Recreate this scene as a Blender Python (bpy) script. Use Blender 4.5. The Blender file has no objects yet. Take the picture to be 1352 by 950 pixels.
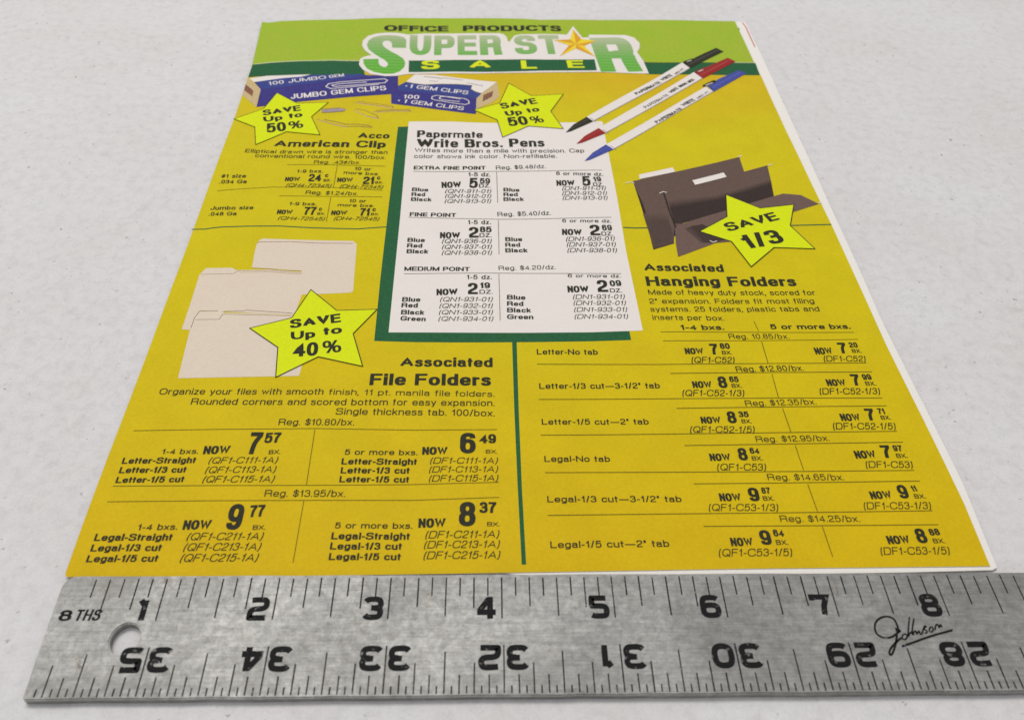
import bpy, bmesh, math, random
from mathutils import Vector, Matrix
from mathutils.geometry import tessellate_polygon

IN = 0.0254            # everything below is laid out in inches on the table, built in metres
scene = bpy.context.scene

# ---------------------------------------------------------------- camera
CAM_LOC = (3.82931, -3.71805, 7.00754)
CAM_ROT = (0.74713, -0.02783, -0.01950)
LENS = 29.418

cam_data = bpy.data.cameras.new('camera')
cam = bpy.data.objects.new('camera', cam_data)
scene.collection.objects.link(cam)
cam.location = [c * IN for c in CAM_LOC]
cam.rotation_euler = CAM_ROT
cam_data.sensor_fit = 'HORIZONTAL'
cam_data.sensor_width = 36.0
cam_data.lens = LENS
cam_data.clip_start = 0.01
cam_data.clip_end = 20.0
cam_data.dof.use_dof = True
cam_data.dof.focus_distance = 9.6 * IN
cam_data.dof.aperture_fstop = 22.0
scene.camera = cam

# ---------------------------------------------------------------- room light
world = bpy.data.worlds.new('World')
scene.world = world
world.use_nodes = True
bg = world.node_tree.nodes['Background']
bg.inputs['Color'].default_value = (0.985, 0.98, 1.0, 1)
bg.inputs['Strength'].default_value = 0.50

def area_lamp(name, loc, target, size, power, color):
    d = bpy.data.lights.new(name, 'AREA')
    d.shape = 'RECTANGLE'
    d.size, d.size_y = size
    d.energy = power
    d.color = color
    o = bpy.data.objects.new(name, d)
    scene.collection.objects.link(o)
    o.location = loc
    o.rotation_euler = (Vector(target) - Vector(loc)).to_track_quat('-Z', 'Y').to_euler()
    return o
area_lamp('ceiling_lamp', (-0.28, 0.85, 1.85), (0.1, 0.1, 0), (1.2, 0.6), 23.5, (1.0, 0.97, 0.94))

scene.view_settings.view_transform = 'Standard'
scene.view_settings.look = 'None'
scene.view_settings.exposure = 0.03
scene.view_settings.gamma = 1.0
scene.view_settings.use_curve_mapping = False

# ---------------------------------------------------------------- traced layout data (inches)
EDGE_RED = [(8.576, 11.262), (8.596, 11.057), (8.594, 10.634), (8.592, 10.285)]
EDGE_DOT = [(8.43, 11.031), (8.465, 11.024), (8.453, 10.926), (8.436, 10.925)]
COVER = [(-0.038, 10.891), (0.188, 10.972), (0.532, 11.011), (1.369, 11.038), (2.936, 11.202), (4.093, 11.213), (4.466, 11.201), (4.838, 11.158), (5.536, 11.225), (6.093, 11.228), (7.018, 11.254), (7.714, 11.234), (8.437, 11.287), (8.448, 9.692), (8.467, 9.165), (8.48, 7.511), (8.525, 5.857), (8.54, 5.281), (8.543, 4.33), (8.556, 3.004), (8.595, 1.841), (8.623, 0.813), (8.604, 0.122), (7.823, 0.116), (6.454, 0.103), (5.317, 0.088), (4.195, 0.076), (2.058, 0.046), (1.108, 0.041), (0.082, 0.047), (0.059, 0.074), (0.05, 0.605), (0.044, 1.395), (0.047, 2.976), (0.035, 5.017), (0.012, 7.646), (-0.029, 9.392)]
INNER = [(8.437, 11.287), (8.63, 11.286), (8.645, 9.209), (8.644, 7.33), (8.647, 5.55), (8.646, 4.573), (8.637, 3.434), (8.686, 1.919), (8.71, 1.079), (8.67, 0.113), (8.616, 0.086), (7.733, 0.064), (6.442, 0.048), (5.312, 0.042), (4.264, 0.042)]
SIGNATURE = [[(7.488, -0.544), (7.496, -0.49), (7.493, -0.435), (7.472, -0.404), (7.422, -0.392), (7.365, -0.406), (7.312, -0.445), (7.284, -0.499), (7.282, -0.548), (7.308, -0.581), (7.355, -0.597), (7.411, -0.587), (7.483, -0.544), (7.511, -0.523)], [(7.477, -0.501), (7.469, -0.555), (7.429, -0.641), (7.384, -0.714), (7.351, -0.75), (7.337, -0.74), (7.353, -0.703), (7.389, -0.667), (7.438, -0.63), (7.493, -0.593)], [(7.525, -0.561), (7.501, -0.582), (7.5, -0.607), (7.523, -0.611), (7.547, -0.588), (7.551, -0.561), (7.528, -0.558)], [(7.633, -0.4), (7.597, -0.48), (7.55, -0.593), (7.588, -0.545), (7.614, -0.54), (7.611, -0.572)], [(7.668, -0.416), (7.628, -0.491), (7.594, -0.572), (7.628, -0.534), (7.646, -0.529), (7.638, -0.567), (7.674, -0.524), (7.671, -0.562), (7.691, -0.559), (7.724, -0.502), (7.755, -0.492), (7.741, -0.481), (7.72, -0.513), (7.744, -0.53), (7.742, -0.546), (7.716, -0.554)], [(7.792, -0.492), (7.766, -0.519), (7.767, -0.544), (7.794, -0.538), (7.809, -0.508), (7.798, -0.49)], [(7.817, -0.525), (7.842, -0.476), (7.868, -0.47), (7.86, -0.509), (7.89, -0.468), (7.89, -0.498)], [(7.471, -0.671), (7.594, -0.633), (7.76, -0.579), (7.975, -0.526)]]
TEXTS = [
    ('title_lettering', 'OFFICE', 'w', 2.044, 10.6, 3.204, 10.684, 0.2135),
    ('title_lettering', 'PRODUCTS', 'w', 3.43, 10.695, 5.193, 10.734, 0.2109),
    ('paper_clip_heading', 'Acco', 'b', 1.936, 7.215, 2.403, 7.209, 0.1517),
    ('paper_clip_heading', 'American Clip', 'B', 0.73, 6.986, 2.393, 6.97, 0.171),
    ('paper_clip_description', 'Elliptical drawn wire is stronger than', 'r', 0.349, 6.808, 2.408, 6.806, 0.0922),
    ('paper_clip_description', 'conventional round wire. 100/box.', 'r', 0.514, 6.698, 2.396, 6.674, 0.091),
    ('paper_clip_prices', 'Reg. .43¢/bx.', 'r', 1.378, 6.55, 2.041, 6.548, 0.0815),
    ('paper_clip_prices', '1-9 bxs.', 'm', 1.17, 6.324, 1.537, 6.327, 0.076),
    ('paper_clip_prices', 'NOW', 'k', 1.035, 6.117, 1.238, 6.119, 0.098),
    ('paper_clip_prices', '24', 'k', 1.363, 6.113, 1.538, 6.123, 0.1772),
    ('paper_clip_prices', 'c', 'k', 1.579, 6.221, 1.625, 6.222, 0.0946),
    ('paper_clip_prices', 'BX.', 'm', 1.575, 6.112, 1.671, 6.117, 0.0585),
    ('paper_clip_prices', '(QH4-72345)', 'i', 1.068, 5.982, 1.685, 5.971, 0.0841),
    ('paper_clip_prices', '10 or', 'm', 1.974, 6.398, 2.206, 6.381, 0.0795),
    ('paper_clip_prices', 'more bxs.', 'm', 1.83, 6.304, 2.337, 6.27, 0.0708),
    ('paper_clip_prices', 'NOW', 'k', 1.763, 6.107, 1.977, 6.11, 0.1015),
    ('paper_clip_prices', '21', 'k', 2.125, 6.061, 2.282, 6.062, 0.1762),
    ('paper_clip_prices', 'c', 'k', 2.312, 6.172, 2.361, 6.172, 0.0946),
    ('paper_clip_prices', 'BX.', 'm', 2.298, 6.074, 2.404, 6.075, 0.0545),
    ('paper_clip_prices', '(DH4-72345)', 'i', 1.814, 5.965, 2.404, 5.948, 0.0841),
    ('paper_clip_prices', '#1 size', 'm', 0.153, 6.157, 0.485, 6.184, 0.0863),
    ('paper_clip_prices', '.034 Ga', 'm', 0.153, 6.023, 0.522, 6.051, 0.0846),
    ('paper_clip_prices', 'Reg. $1.24/bx.', 'r', 1.366, 5.816, 2.086, 5.793, 0.086),
    ('paper_clip_prices', '1-9 bxs.', 'm', 1.185, 5.564, 1.552, 5.562, 0.0722),
    ('paper_clip_prices', 'NOW', 'k', 1.05, 5.37, 1.254, 5.366, 0.0949),
    ('paper_clip_prices', '77', 'k', 1.407, 5.358, 1.567, 5.36, 0.17),
    ('paper_clip_prices', 'c', 'k', 1.6, 5.448, 1.642, 5.449, 0.0856),
    ('paper_clip_prices', 'BX.', 'm', 1.59, 5.36, 1.692, 5.361, 0.0492),
    ('paper_clip_prices', '(QH4-72545)', 'i', 1.085, 5.249, 1.694, 5.235, 0.0759),
    ('paper_clip_prices', '10 or', 'm', 1.986, 5.637, 2.213, 5.63, 0.0736),
    ('paper_clip_prices', 'more bxs.', 'm', 1.838, 5.546, 2.337, 5.528, 0.0652),
    ('paper_clip_prices', 'NOW', 'k', 1.775, 5.357, 1.983, 5.356, 0.0956),
    ('paper_clip_prices', '71', 'k', 2.156, 5.338, 2.289, 5.338, 0.1644),
    ('paper_clip_prices', 'c', 'k', 2.317, 5.438, 2.364, 5.438, 0.0867),
    ('paper_clip_prices', 'BX.', 'm', 2.306, 5.349, 2.415, 5.35, 0.0498),
    ('paper_clip_prices', '(DH4-72545)', 'i', 1.821, 5.246, 2.417, 5.233, 0.0766),
    ('paper_clip_prices', 'Jumbo size', 'm', 0.161, 5.435, 0.723, 5.466, 0.0784),
    ('paper_clip_prices', '.048 Ga', 'm', 0.167, 5.31, 0.528, 5.33, 0.077),
    ('pen_heading', 'Papermate', 'b', 2.814, 7.248, 3.798, 7.272, 0.1837),
    ('pen_heading', 'Write Bros. Pens', 'B', 2.827, 6.984, 4.739, 7.054, 0.22),
    ('pen_description', 'Writes more than a mile with precision. Cap', 'r', 2.802, 6.862, 5.3, 6.904, 0.0992),
    ('pen_description', 'color shows ink color. Non-refillable.', 'r', 2.803, 6.709, 4.886, 6.762, 0.0973),
    ('extra_fine_point_prices', 'EXTRA FINE POINT', 'b', 2.813, 6.427, 3.849, 6.451, 0.088),
    ('extra_fine_point_prices', 'Reg. $9.48/dz.', 'r', 3.993, 6.452, 4.713, 6.501, 0.094),
    ('extra_fine_point_prices', '1-5 dz.', 'm', 3.597, 6.284, 3.914, 6.288, 0.092),
    ('extra_fine_point_prices', '6 or more dz.', 'm', 4.853, 6.33, 5.526, 6.312, 0.0827),
    ('extra_fine_point_prices', 'NOW', 'k', 3.23, 5.999, 3.501, 6.017, 0.1425),
    ('extra_fine_point_prices', '5', 'k', 3.616, 6.008, 3.735, 6.01, 0.2385),
    ('extra_fine_point_prices', '59', 'k', 3.763, 6.116, 3.907, 6.118, 0.1276),
    ('extra_fine_point_prices', 'DZ.', 'm', 3.751, 6.021, 3.913, 6.024, 0.084),
    ('extra_fine_point_prices', 'NOW', 'k', 4.843, 6.073, 5.099, 6.071, 0.1328),
    ('extra_fine_point_prices', '5', 'k', 5.213, 6.07, 5.329, 6.071, 0.2308),
    ('extra_fine_point_prices', '19', 'k', 5.38, 6.168, 5.491, 6.181, 0.1173),
    ('extra_fine_point_prices', 'DZ.', 'm', 5.361, 6.061, 5.509, 6.064, 0.085),
    ('extra_fine_point_prices', 'Blue', 'b', 2.819, 5.909, 3.048, 5.908, 0.0836),
    ('extra_fine_point_prices', 'Red', 'b', 2.82, 5.795, 3.01, 5.798, 0.0828),
    ('extra_fine_point_prices', 'Black', 'b', 2.821, 5.682, 3.104, 5.684, 0.0818),
    ('extra_fine_point_prices', 'Blue', 'b', 4.091, 5.939, 4.318, 5.933, 0.0828),
    ('extra_fine_point_prices', 'Red', 'b', 4.092, 5.826, 4.291, 5.83, 0.0818),
    ('extra_fine_point_prices', 'Black', 'b', 4.09, 5.719, 4.374, 5.725, 0.081),
    ('extra_fine_point_prices', '(QN1-911-01)', 'i', 3.277, 5.886, 3.91, 5.894, 0.0883),
    ('extra_fine_point_prices', '(QN1-912-01)', 'i', 3.281, 5.772, 3.91, 5.781, 0.0874),
    ('extra_fine_point_prices', '(QN1-913-01)', 'i', 3.279, 5.654, 3.91, 5.669, 0.0864),
    ('extra_fine_point_prices', '(DN1-911-01)', 'i', 4.913, 5.968, 5.52, 5.97, 0.0891),
    ('extra_fine_point_prices', '(DN1-912-01)', 'i', 4.907, 5.855, 5.525, 5.856, 0.0877),
    ('extra_fine_point_prices', '(DN1-913-01)', 'i', 4.906, 5.748, 5.524, 5.749, 0.0864),
    ('fine_point_prices', 'FINE POINT', 'b', 2.825, 5.342, 3.453, 5.344, 0.0838),
    ('fine_point_prices', 'Reg. $5.40/dz.', 'r', 4.007, 5.374, 4.732, 5.418, 0.0929),
    ('fine_point_prices', '1-5 dz.', 'm', 3.609, 5.192, 3.917, 5.201, 0.0873),
    ('fine_point_prices', '6 or more dz.', 'm', 4.876, 5.253, 5.538, 5.249, 0.0718),
    ('fine_point_prices', 'NOW', 'k', 3.249, 4.884, 3.51, 4.89, 0.1265),
    ('fine_point_prices', '2', 'k', 3.627, 4.907, 3.756, 4.911, 0.2223),
    ('fine_point_prices', '85', 'k', 3.77, 5.024, 3.926, 5.029, 0.119),
    ('fine_point_prices', 'DZ.', 'm', 3.766, 4.921, 3.925, 4.926, 0.0798),
    ('fine_point_prices', 'NOW', 'k', 4.856, 4.989, 5.115, 4.979, 0.1264),
    ('fine_point_prices', '2', 'k', 5.23, 4.98, 5.366, 4.981, 0.2195),
    ('fine_point_prices', '69', 'k', 5.399, 5.083, 5.531, 5.085, 0.1173),
    ('fine_point_prices', 'DZ.', 'm', 5.379, 4.976, 5.535, 4.978, 0.0787),
    ('fine_point_prices', 'Blue', 'b', 2.83, 4.8, 3.059, 4.801, 0.0823),
    ('fine_point_prices', 'Red', 'b', 2.832, 4.687, 3.029, 4.687, 0.0809),
    ('fine_point_prices', 'Black', 'b', 2.834, 4.573, 3.112, 4.573, 0.0796),
    ('fine_point_prices', 'Blue', 'b', 4.103, 4.848, 4.328, 4.855, 0.0837),
    ('fine_point_prices', 'Red', 'b', 4.101, 4.734, 4.296, 4.739, 0.0826),
    ('fine_point_prices', 'Black', 'b', 4.1, 4.62, 4.391, 4.628, 0.0814),
    ('fine_point_prices', '(QN1-936-01)', 'i', 3.276, 4.783, 3.913, 4.8, 0.0877),
    ('fine_point_prices', '(QN1-937-01)', 'i', 3.28, 4.665, 3.916, 4.682, 0.0862),
    ('fine_point_prices', '(QN1-938-01)', 'i', 3.282, 4.549, 3.919, 4.565, 0.0848),
    ('fine_point_prices', '(DN1-936-01)', 'i', 4.897, 4.859, 5.535, 4.873, 0.0873),
    ('fine_point_prices', '(DN1-937-01)', 'i', 4.899, 4.749, 5.537, 4.755, 0.0864),
    ('fine_point_prices', '(DN1-938-01)', 'i', 4.9, 4.632, 5.54, 4.638, 0.0853),
    ('medium_point_prices', 'MEDIUM POINT', 'b', 2.828, 4.239, 3.655, 4.24, 0.0761),
    ('medium_point_prices', 'Reg. $4.20/dz.', 'r', 4.012, 4.267, 4.737, 4.3, 0.082),
    ('medium_point_prices', '1-5 dz.', 'm', 3.613, 4.089, 3.928, 4.096, 0.0793),
    ('medium_point_prices', '6 or more dz.', 'm', 4.879, 4.143, 5.549, 4.148, 0.0637),
    ('medium_point_prices', 'NOW', 'k', 3.25, 3.794, 3.505, 3.804, 0.1117),
    ('medium_point_prices', '2', 'k', 3.63, 3.818, 3.753, 3.82, 0.2018),
    ('medium_point_prices', '19', 'k', 3.78, 3.928, 3.903, 3.931, 0.102),
    ('medium_point_prices', 'DZ.', 'm', 3.773, 3.828, 3.936, 3.831, 0.0682),
    ('medium_point_prices', 'NOW', 'k', 4.858, 3.865, 5.118, 3.868, 0.119),
    ('medium_point_prices', '2', 'k', 5.229, 3.878, 5.362, 3.879, 0.2195),
    ('medium_point_prices', '09', 'k', 5.395, 3.983, 5.54, 3.993, 0.1076),
    ('medium_point_prices', 'DZ.', 'm', 5.381, 3.871, 5.533, 3.873, 0.0697),
    ('medium_point_prices', 'Blue', 'b', 2.838, 3.683, 3.061, 3.68, 0.0781),
    ('medium_point_prices', 'Red', 'b', 2.837, 3.582, 3.033, 3.579, 0.0771),
    ('medium_point_prices', 'Black', 'b', 2.84, 3.464, 3.119, 3.457, 0.076),
    ('medium_point_prices', 'Green', 'b', 2.84, 3.359, 3.139, 3.348, 0.075),
    ('medium_point_prices', 'Blue', 'b', 4.107, 3.734, 4.335, 3.729, 0.0797),
    ('medium_point_prices', 'Red', 'b', 4.106, 3.621, 4.304, 3.619, 0.0783),
    ('medium_point_prices', 'Black', 'b', 4.105, 3.509, 4.395, 3.507, 0.077),
    ('medium_point_prices', 'Green', 'b', 4.103, 3.395, 4.417, 3.393, 0.0758),
    ('medium_point_prices', '(QN1-931-01)', 'i', 3.293, 3.684, 3.924, 3.692, 0.0785),
    ('medium_point_prices', '(QN1-932-01)', 'i', 3.289, 3.572, 3.924, 3.58, 0.0773),
    ('medium_point_prices', '(QN1-933-01)', 'i', 3.288, 3.462, 3.926, 3.469, 0.0762),
    ('medium_point_prices', '(QN1-934-01)', 'i', 3.287, 3.353, 3.931, 3.36, 0.0751),
    ('medium_point_prices', '(DN1-931-01)', 'i', 4.911, 3.745, 5.544, 3.756, 0.0806),
    ('medium_point_prices', '(DN1-932-01)', 'i', 4.909, 3.638, 5.545, 3.644, 0.0793),
    ('medium_point_prices', '(DN1-933-01)', 'i', 4.909, 3.521, 5.548, 3.53, 0.0779),
    ('medium_point_prices', '(DN1-934-01)', 'i', 4.906, 3.402, 5.545, 3.41, 0.0765),
    ('hanging_folder_heading', 'Associated', 'b', 5.858, 4.281, 6.886, 4.276, 0.1431),
    ('hanging_folder_heading', 'Hanging Folders', 'B', 5.854, 3.997, 7.771, 4.017, 0.176),
    ('hanging_folder_description', 'Made of heavy duty stock, scored for', 'r', 5.854, 3.836, 7.947, 3.854, 0.0899),
    ('hanging_folder_description', '2" expansion. Folders fit most filing', 'r', 5.846, 3.674, 7.894, 3.706, 0.088),
    ('hanging_folder_description', 'systems. 25 folders, plastic tabs and', 'r', 5.84, 3.531, 7.92, 3.568, 0.0864),
    ('hanging_folder_description', 'inserts per box.', 'r', 5.846, 3.392, 6.714, 3.391, 0.0855),
    ('hanging_folder_prices', '1-4 bxs.', 'b', 6.158, 3.224, 6.691, 3.234, 0.0834),
    ('hanging_folder_prices', '5 or more bxs.', 'b', 7.245, 3.254, 8.224, 3.269, 0.0833),
    ('hanging_folder_prices', 'Reg. 10.85/bx.', 'r', 6.709, 3.084, 7.43, 3.095, 0.082),
    ('hanging_folder_prices', 'Letter-No tab', 'm', 4.436, 2.823, 5.136, 2.82, 0.0832),
    ('hanging_folder_prices', 'Letter-1/3 cut—3-1/2" tab', 'm', 4.443, 2.305, 5.783, 2.314, 0.0816),
    ('hanging_folder_prices', 'Letter-1/5 cut—2" tab', 'm', 4.448, 1.802, 5.593, 1.81, 0.0761),
    ('hanging_folder_prices', 'Legal-No tab', 'm', 4.454, 1.316, 5.131, 1.319, 0.0743),
    ('hanging_folder_prices', 'Legal-1/3 cut—3-1/2" tab', 'm', 4.46, 0.829, 5.794, 0.833, 0.0718),
    ('hanging_folder_prices', 'Legal-1/5 cut—2" tab', 'm', 4.465, 0.324, 5.597, 0.333, 0.0716),
    ('hanging_folder_prices', 'NOW', 'k', 6.149, 2.829, 6.363, 2.831, 0.0977),
    ('hanging_folder_prices', '7', 'k', 6.45, 2.828, 6.541, 2.829, 0.1704),
    ('hanging_folder_prices', '80', 'k', 6.572, 2.919, 6.689, 2.921, 0.0906),
    ('hanging_folder_prices', 'BX.', 'm', 6.577, 2.83, 6.694, 2.831, 0.0579),
    ('hanging_folder_prices', '(QF1-C52)', 'i', 6.194, 2.694, 6.69, 2.699, 0.0916),
    ('hanging_folder_prices', 'NOW', 'k', 6.151, 2.318, 6.366, 2.319, 0.0983),
    ('hanging_folder_prices', '8', 'k', 6.444, 2.319, 6.544, 2.319, 0.1696),
    ('hanging_folder_prices', '65', 'k', 6.581, 2.406, 6.684, 2.406, 0.0835),
    ('hanging_folder_prices', 'BX.', 'm', 6.589, 2.323, 6.702, 2.324, 0.0575),
    ('hanging_folder_prices', '(QF1-C52-1/3)', 'i', 6.011, 2.201, 6.698, 2.202, 0.0886),
    ('hanging_folder_prices', 'NOW', 'k', 6.159, 1.821, 6.372, 1.821, 0.0912),
    ('hanging_folder_prices', '8', 'k', 6.451, 1.825, 6.548, 1.825, 0.1607),
    ('hanging_folder_prices', '35', 'k', 6.583, 1.908, 6.692, 1.908, 0.0771),
    ('hanging_folder_prices', 'BX.', 'm', 6.596, 1.825, 6.704, 1.824, 0.0532),
    ('hanging_folder_prices', '(QF1-C52-1/5)', 'i', 6.015, 1.698, 6.704, 1.697, 0.0859),
    ('hanging_folder_prices', 'NOW', 'k', 6.167, 1.333, 6.381, 1.333, 0.0922),
    ('hanging_folder_prices', '8', 'k', 6.47, 1.34, 6.566, 1.34, 0.1567),
    ('hanging_folder_prices', '64', 'k', 6.602, 1.425, 6.701, 1.424, 0.0752),
    ('hanging_folder_prices', 'BX.', 'm', 6.604, 1.34, 6.717, 1.339, 0.053),
    ('hanging_folder_prices', '(QF1-C53)', 'i', 6.214, 1.214, 6.718, 1.214, 0.0835),
    ('hanging_folder_prices', 'NOW', 'k', 6.175, 0.843, 6.39, 0.844, 0.0924),
    ('hanging_folder_prices', '9', 'k', 6.474, 0.844, 6.58, 0.844, 0.1591),
    ('hanging_folder_prices', '87', 'k', 6.615, 0.933, 6.704, 0.933, 0.0734),
    ('hanging_folder_prices', 'NOW', 'k', 6.186, 0.338, 6.399, 0.338, 0.091),
    ('hanging_folder_prices', 'Reg. $12.80/bx.', 'r', 6.688, 2.557, 7.471, 2.587, 0.0856),
    ('hanging_folder_prices', 'Reg. $12.35/bx.', 'r', 6.688, 2.059, 7.479, 2.086, 0.079),
    ('hanging_folder_prices', 'Reg. $12.95/bx.', 'r', 6.699, 1.572, 7.486, 1.589, 0.0768),
    ('hanging_folder_prices', '(QF1-C53-1/3)', 'i', 6.039, 0.73, 6.729, 0.73, 0.0809),
    ('hanging_folder_prices', '(QF1-C53-1/5)', 'i', 6.043, 0.228, 6.743, 0.233, 0.0801),
    ('hanging_folder_prices', 'Reg. $14.65/bx.', 'r', 6.713, 1.094, 7.499, 1.092, 0.0751),
    ('hanging_folder_prices', 'Reg. $14.25/bx.', 'r', 6.725, 0.606, 7.514, 0.605, 0.0729),
    ('hanging_folder_prices', 'BX.', 'm', 6.61, 0.85, 6.723, 0.85, 0.0526),
    ('hanging_folder_prices', '9', 'k', 6.479, 0.353, 6.586, 0.353, 0.1593),
    ('hanging_folder_prices', '64', 'k', 6.62, 0.444, 6.722, 0.444, 0.0742),
    ('hanging_folder_prices', 'BX.', 'm', 6.623, 0.353, 6.74, 0.353, 0.0516),
    ('hanging_folder_prices', 'NOW', 'k', 7.676, 2.845, 7.882, 2.851, 0.1072),
    ('hanging_folder_prices', '7', 'k', 7.972, 2.866, 8.067, 2.866, 0.1717),
    ('hanging_folder_prices', '20', 'k', 8.11, 2.961, 8.211, 2.961, 0.0817),
    ('hanging_folder_prices', 'BX.', 'm', 8.117, 2.876, 8.228, 2.876, 0.0584),
    ('hanging_folder_prices', '(DF1-C52)', 'i', 7.739, 2.734, 8.228, 2.738, 0.0885),
    ('hanging_folder_prices', 'NOW', 'k', 7.676, 2.357, 7.893, 2.359, 0.1009),
    ('hanging_folder_prices', '7', 'k', 7.975, 2.368, 8.07, 2.368, 0.1694),
    ('hanging_folder_prices', '99', 'k', 8.112, 2.453, 8.217, 2.458, 0.084),
    ('hanging_folder_prices', 'BX.', 'm', 8.117, 2.369, 8.236, 2.369, 0.0588),
    ('hanging_folder_prices', '(DF1-C52-1/3)', 'i', 7.552, 2.232, 8.235, 2.241, 0.0905),
    ('hanging_folder_prices', 'NOW', 'k', 7.688, 1.856, 7.902, 1.857, 0.101),
    ('hanging_folder_prices', '7', 'k', 7.981, 1.865, 8.076, 1.865, 0.1646),
    ('hanging_folder_prices', '71', 'k', 8.126, 1.955, 8.204, 1.955, 0.0791),
    ('hanging_folder_prices', 'BX.', 'm', 8.131, 1.877, 8.24, 1.878, 0.0546),
    ('hanging_folder_prices', '(DF1-C52-1/5)', 'i', 7.563, 1.742, 8.243, 1.743, 0.0876),
    ('hanging_folder_prices', 'NOW', 'k', 7.697, 1.359, 7.916, 1.365, 0.0991),
    ('hanging_folder_prices', '7', 'k', 7.991, 1.368, 8.091, 1.368, 0.1624),
    ('hanging_folder_prices', '97', 'k', 8.127, 1.454, 8.223, 1.454, 0.0764),
    ('hanging_folder_prices', 'BX.', 'm', 8.129, 1.368, 8.247, 1.368, 0.0537),
    ('hanging_folder_prices', '(DF1-C53)', 'i', 7.764, 1.243, 8.253, 1.241, 0.0842),
    ('hanging_folder_prices', 'NOW', 'k', 7.704, 0.865, 7.92, 0.871, 0.0915),
    ('hanging_folder_prices', '9', 'k', 7.998, 0.873, 8.097, 0.873, 0.1595),
    ('hanging_folder_prices', '11', 'k', 8.152, 0.952, 8.206, 0.958, 0.07),
    ('hanging_folder_prices', 'BX.', 'm', 8.147, 0.873, 8.261, 0.872, 0.0494),
    ('hanging_folder_prices', '(DF1-C53-1/3)', 'i', 7.592, 0.748, 8.267, 0.749, 0.0808),
    ('hanging_folder_prices', 'NOW', 'k', 7.71, 0.358, 7.929, 0.363, 0.0906),
    ('hanging_folder_prices', '8', 'k', 8.004, 0.369, 8.107, 0.369, 0.1596),
    ('hanging_folder_prices', '88', 'k', 8.151, 0.451, 8.254, 0.456, 0.0724),
    ('hanging_folder_prices', 'BX.', 'm', 8.154, 0.368, 8.271, 0.368, 0.0487),
    ('hanging_folder_prices', '(DF1-C53-1/5)', 'i', 7.598, 0.244, 8.266, 0.248, 0.0805),
    ('file_folder_heading', 'Associated', 'b', 2.889, 2.623, 3.935, 2.626, 0.1415),
    ('file_folder_heading', 'File Folders', 'B', 2.574, 2.343, 3.935, 2.347, 0.1703),
    ('file_folder_description', 'Organize your files with smooth', 'r', 0.331, 2.204, 2.089, 2.206, 0.0858),
    ('file_folder_description', 'finish, 11 pt. manila file folders.', 'r', 2.15, 2.205, 3.95, 2.184, 0.0806),
    ('file_folder_description', 'Rounded corners and scored bottom for easy expansion.', 'r', 0.702, 2.064, 3.949, 2.053, 0.0876),
    ('file_folder_description', 'Single thickness tab. 100/box.', 'r', 2.256, 1.929, 3.949, 1.911, 0.0879),
    ('file_folder_prices', 'Reg. $10.80/bx.', 'r', 1.677, 1.787, 2.468, 1.784, 0.0835),
    ('file_folder_prices', 'Reg. $13.95/bx.', 'r', 1.69, 0.902, 2.476, 0.899, 0.078),
    ('file_folder_prices', '1-4 bxs.', 'm', 0.567, 1.411, 0.934, 1.418, 0.0651),
    ('file_folder_prices', 'NOW', 'k', 0.98, 1.413, 1.243, 1.419, 0.1022),
    ('file_folder_prices', '7', 'k', 1.417, 1.414, 1.543, 1.413, 0.28),
    ('file_folder_prices', '57', 'k', 1.572, 1.555, 1.734, 1.56, 0.1305),
    ('file_folder_prices', 'BX.', 'm', 1.643, 1.413, 1.761, 1.419, 0.0509),
    ('file_folder_prices', 'Letter-Straight', 'b', 0.204, 1.29, 0.934, 1.302, 0.075),
    ('file_folder_prices', 'Letter-1/3 cut', 'b', 0.21, 1.176, 0.864, 1.186, 0.0737),
    ('file_folder_prices', 'Letter-1/5 cut', 'b', 0.212, 1.058, 0.871, 1.071, 0.0724),
    ('file_folder_prices', '(QF1-C111-1A)', 'i', 1.058, 1.296, 1.74, 1.305, 0.0777),
    ('file_folder_prices', '(QF1-C113-1A)', 'i', 1.051, 1.179, 1.741, 1.19, 0.0792),
    ('file_folder_prices', '(QF1-C115-1A)', 'i', 1.051, 1.066, 1.745, 1.072, 0.0804),
    ('file_folder_prices', '1-4 bxs.', 'm', 0.574, 0.525, 0.946, 0.53, 0.066),
    ('file_folder_prices', 'NOW', 'k', 0.992, 0.53, 1.25, 0.534, 0.1034),
    ('file_folder_prices', '9', 'k', 1.387, 0.53, 1.532, 0.53, 0.2869),
    ('file_folder_prices', '77', 'k', 1.59, 0.668, 1.731, 0.678, 0.1326),
    ('file_folder_prices', 'BX.', 'm', 1.648, 0.53, 1.767, 0.532, 0.0491),
    ('file_folder_prices', 'Legal-Straight', 'b', 0.207, 0.412, 0.931, 0.414, 0.0739),
    ('file_folder_prices', 'Legal-1/3 cut', 'b', 0.209, 0.302, 0.857, 0.304, 0.0724),
    ('file_folder_prices', 'Legal-1/5 cut', 'b', 0.205, 0.192, 0.855, 0.194, 0.071),
    ('file_folder_prices', '(QF1-C211-1A)', 'i', 1.055, 0.417, 1.753, 0.421, 0.0794),
    ('file_folder_prices', '(QF1-C213-1A)', 'i', 1.052, 0.304, 1.752, 0.31, 0.0802),
    ('file_folder_prices', '(QF1-C215-1A)', 'i', 1.049, 0.191, 1.748, 0.196, 0.0809),
    ('file_folder_prices', '5 or more bxs.', 'm', 2.413, 1.406, 3.158, 1.397, 0.0675),
    ('file_folder_prices', 'NOW', 'k', 3.202, 1.404, 3.459, 1.403, 0.0971),
    ('file_folder_prices', '6', 'k', 3.587, 1.42, 3.749, 1.42, 0.2646),
    ('file_folder_prices', '49', 'k', 3.788, 1.551, 3.96, 1.552, 0.1172),
    ('file_folder_prices', 'BX.', 'm', 3.854, 1.42, 3.975, 1.421, 0.0456),
    ('file_folder_prices', 'Letter-Straight', 'b', 2.393, 1.286, 3.159, 1.277, 0.0757),
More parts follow.
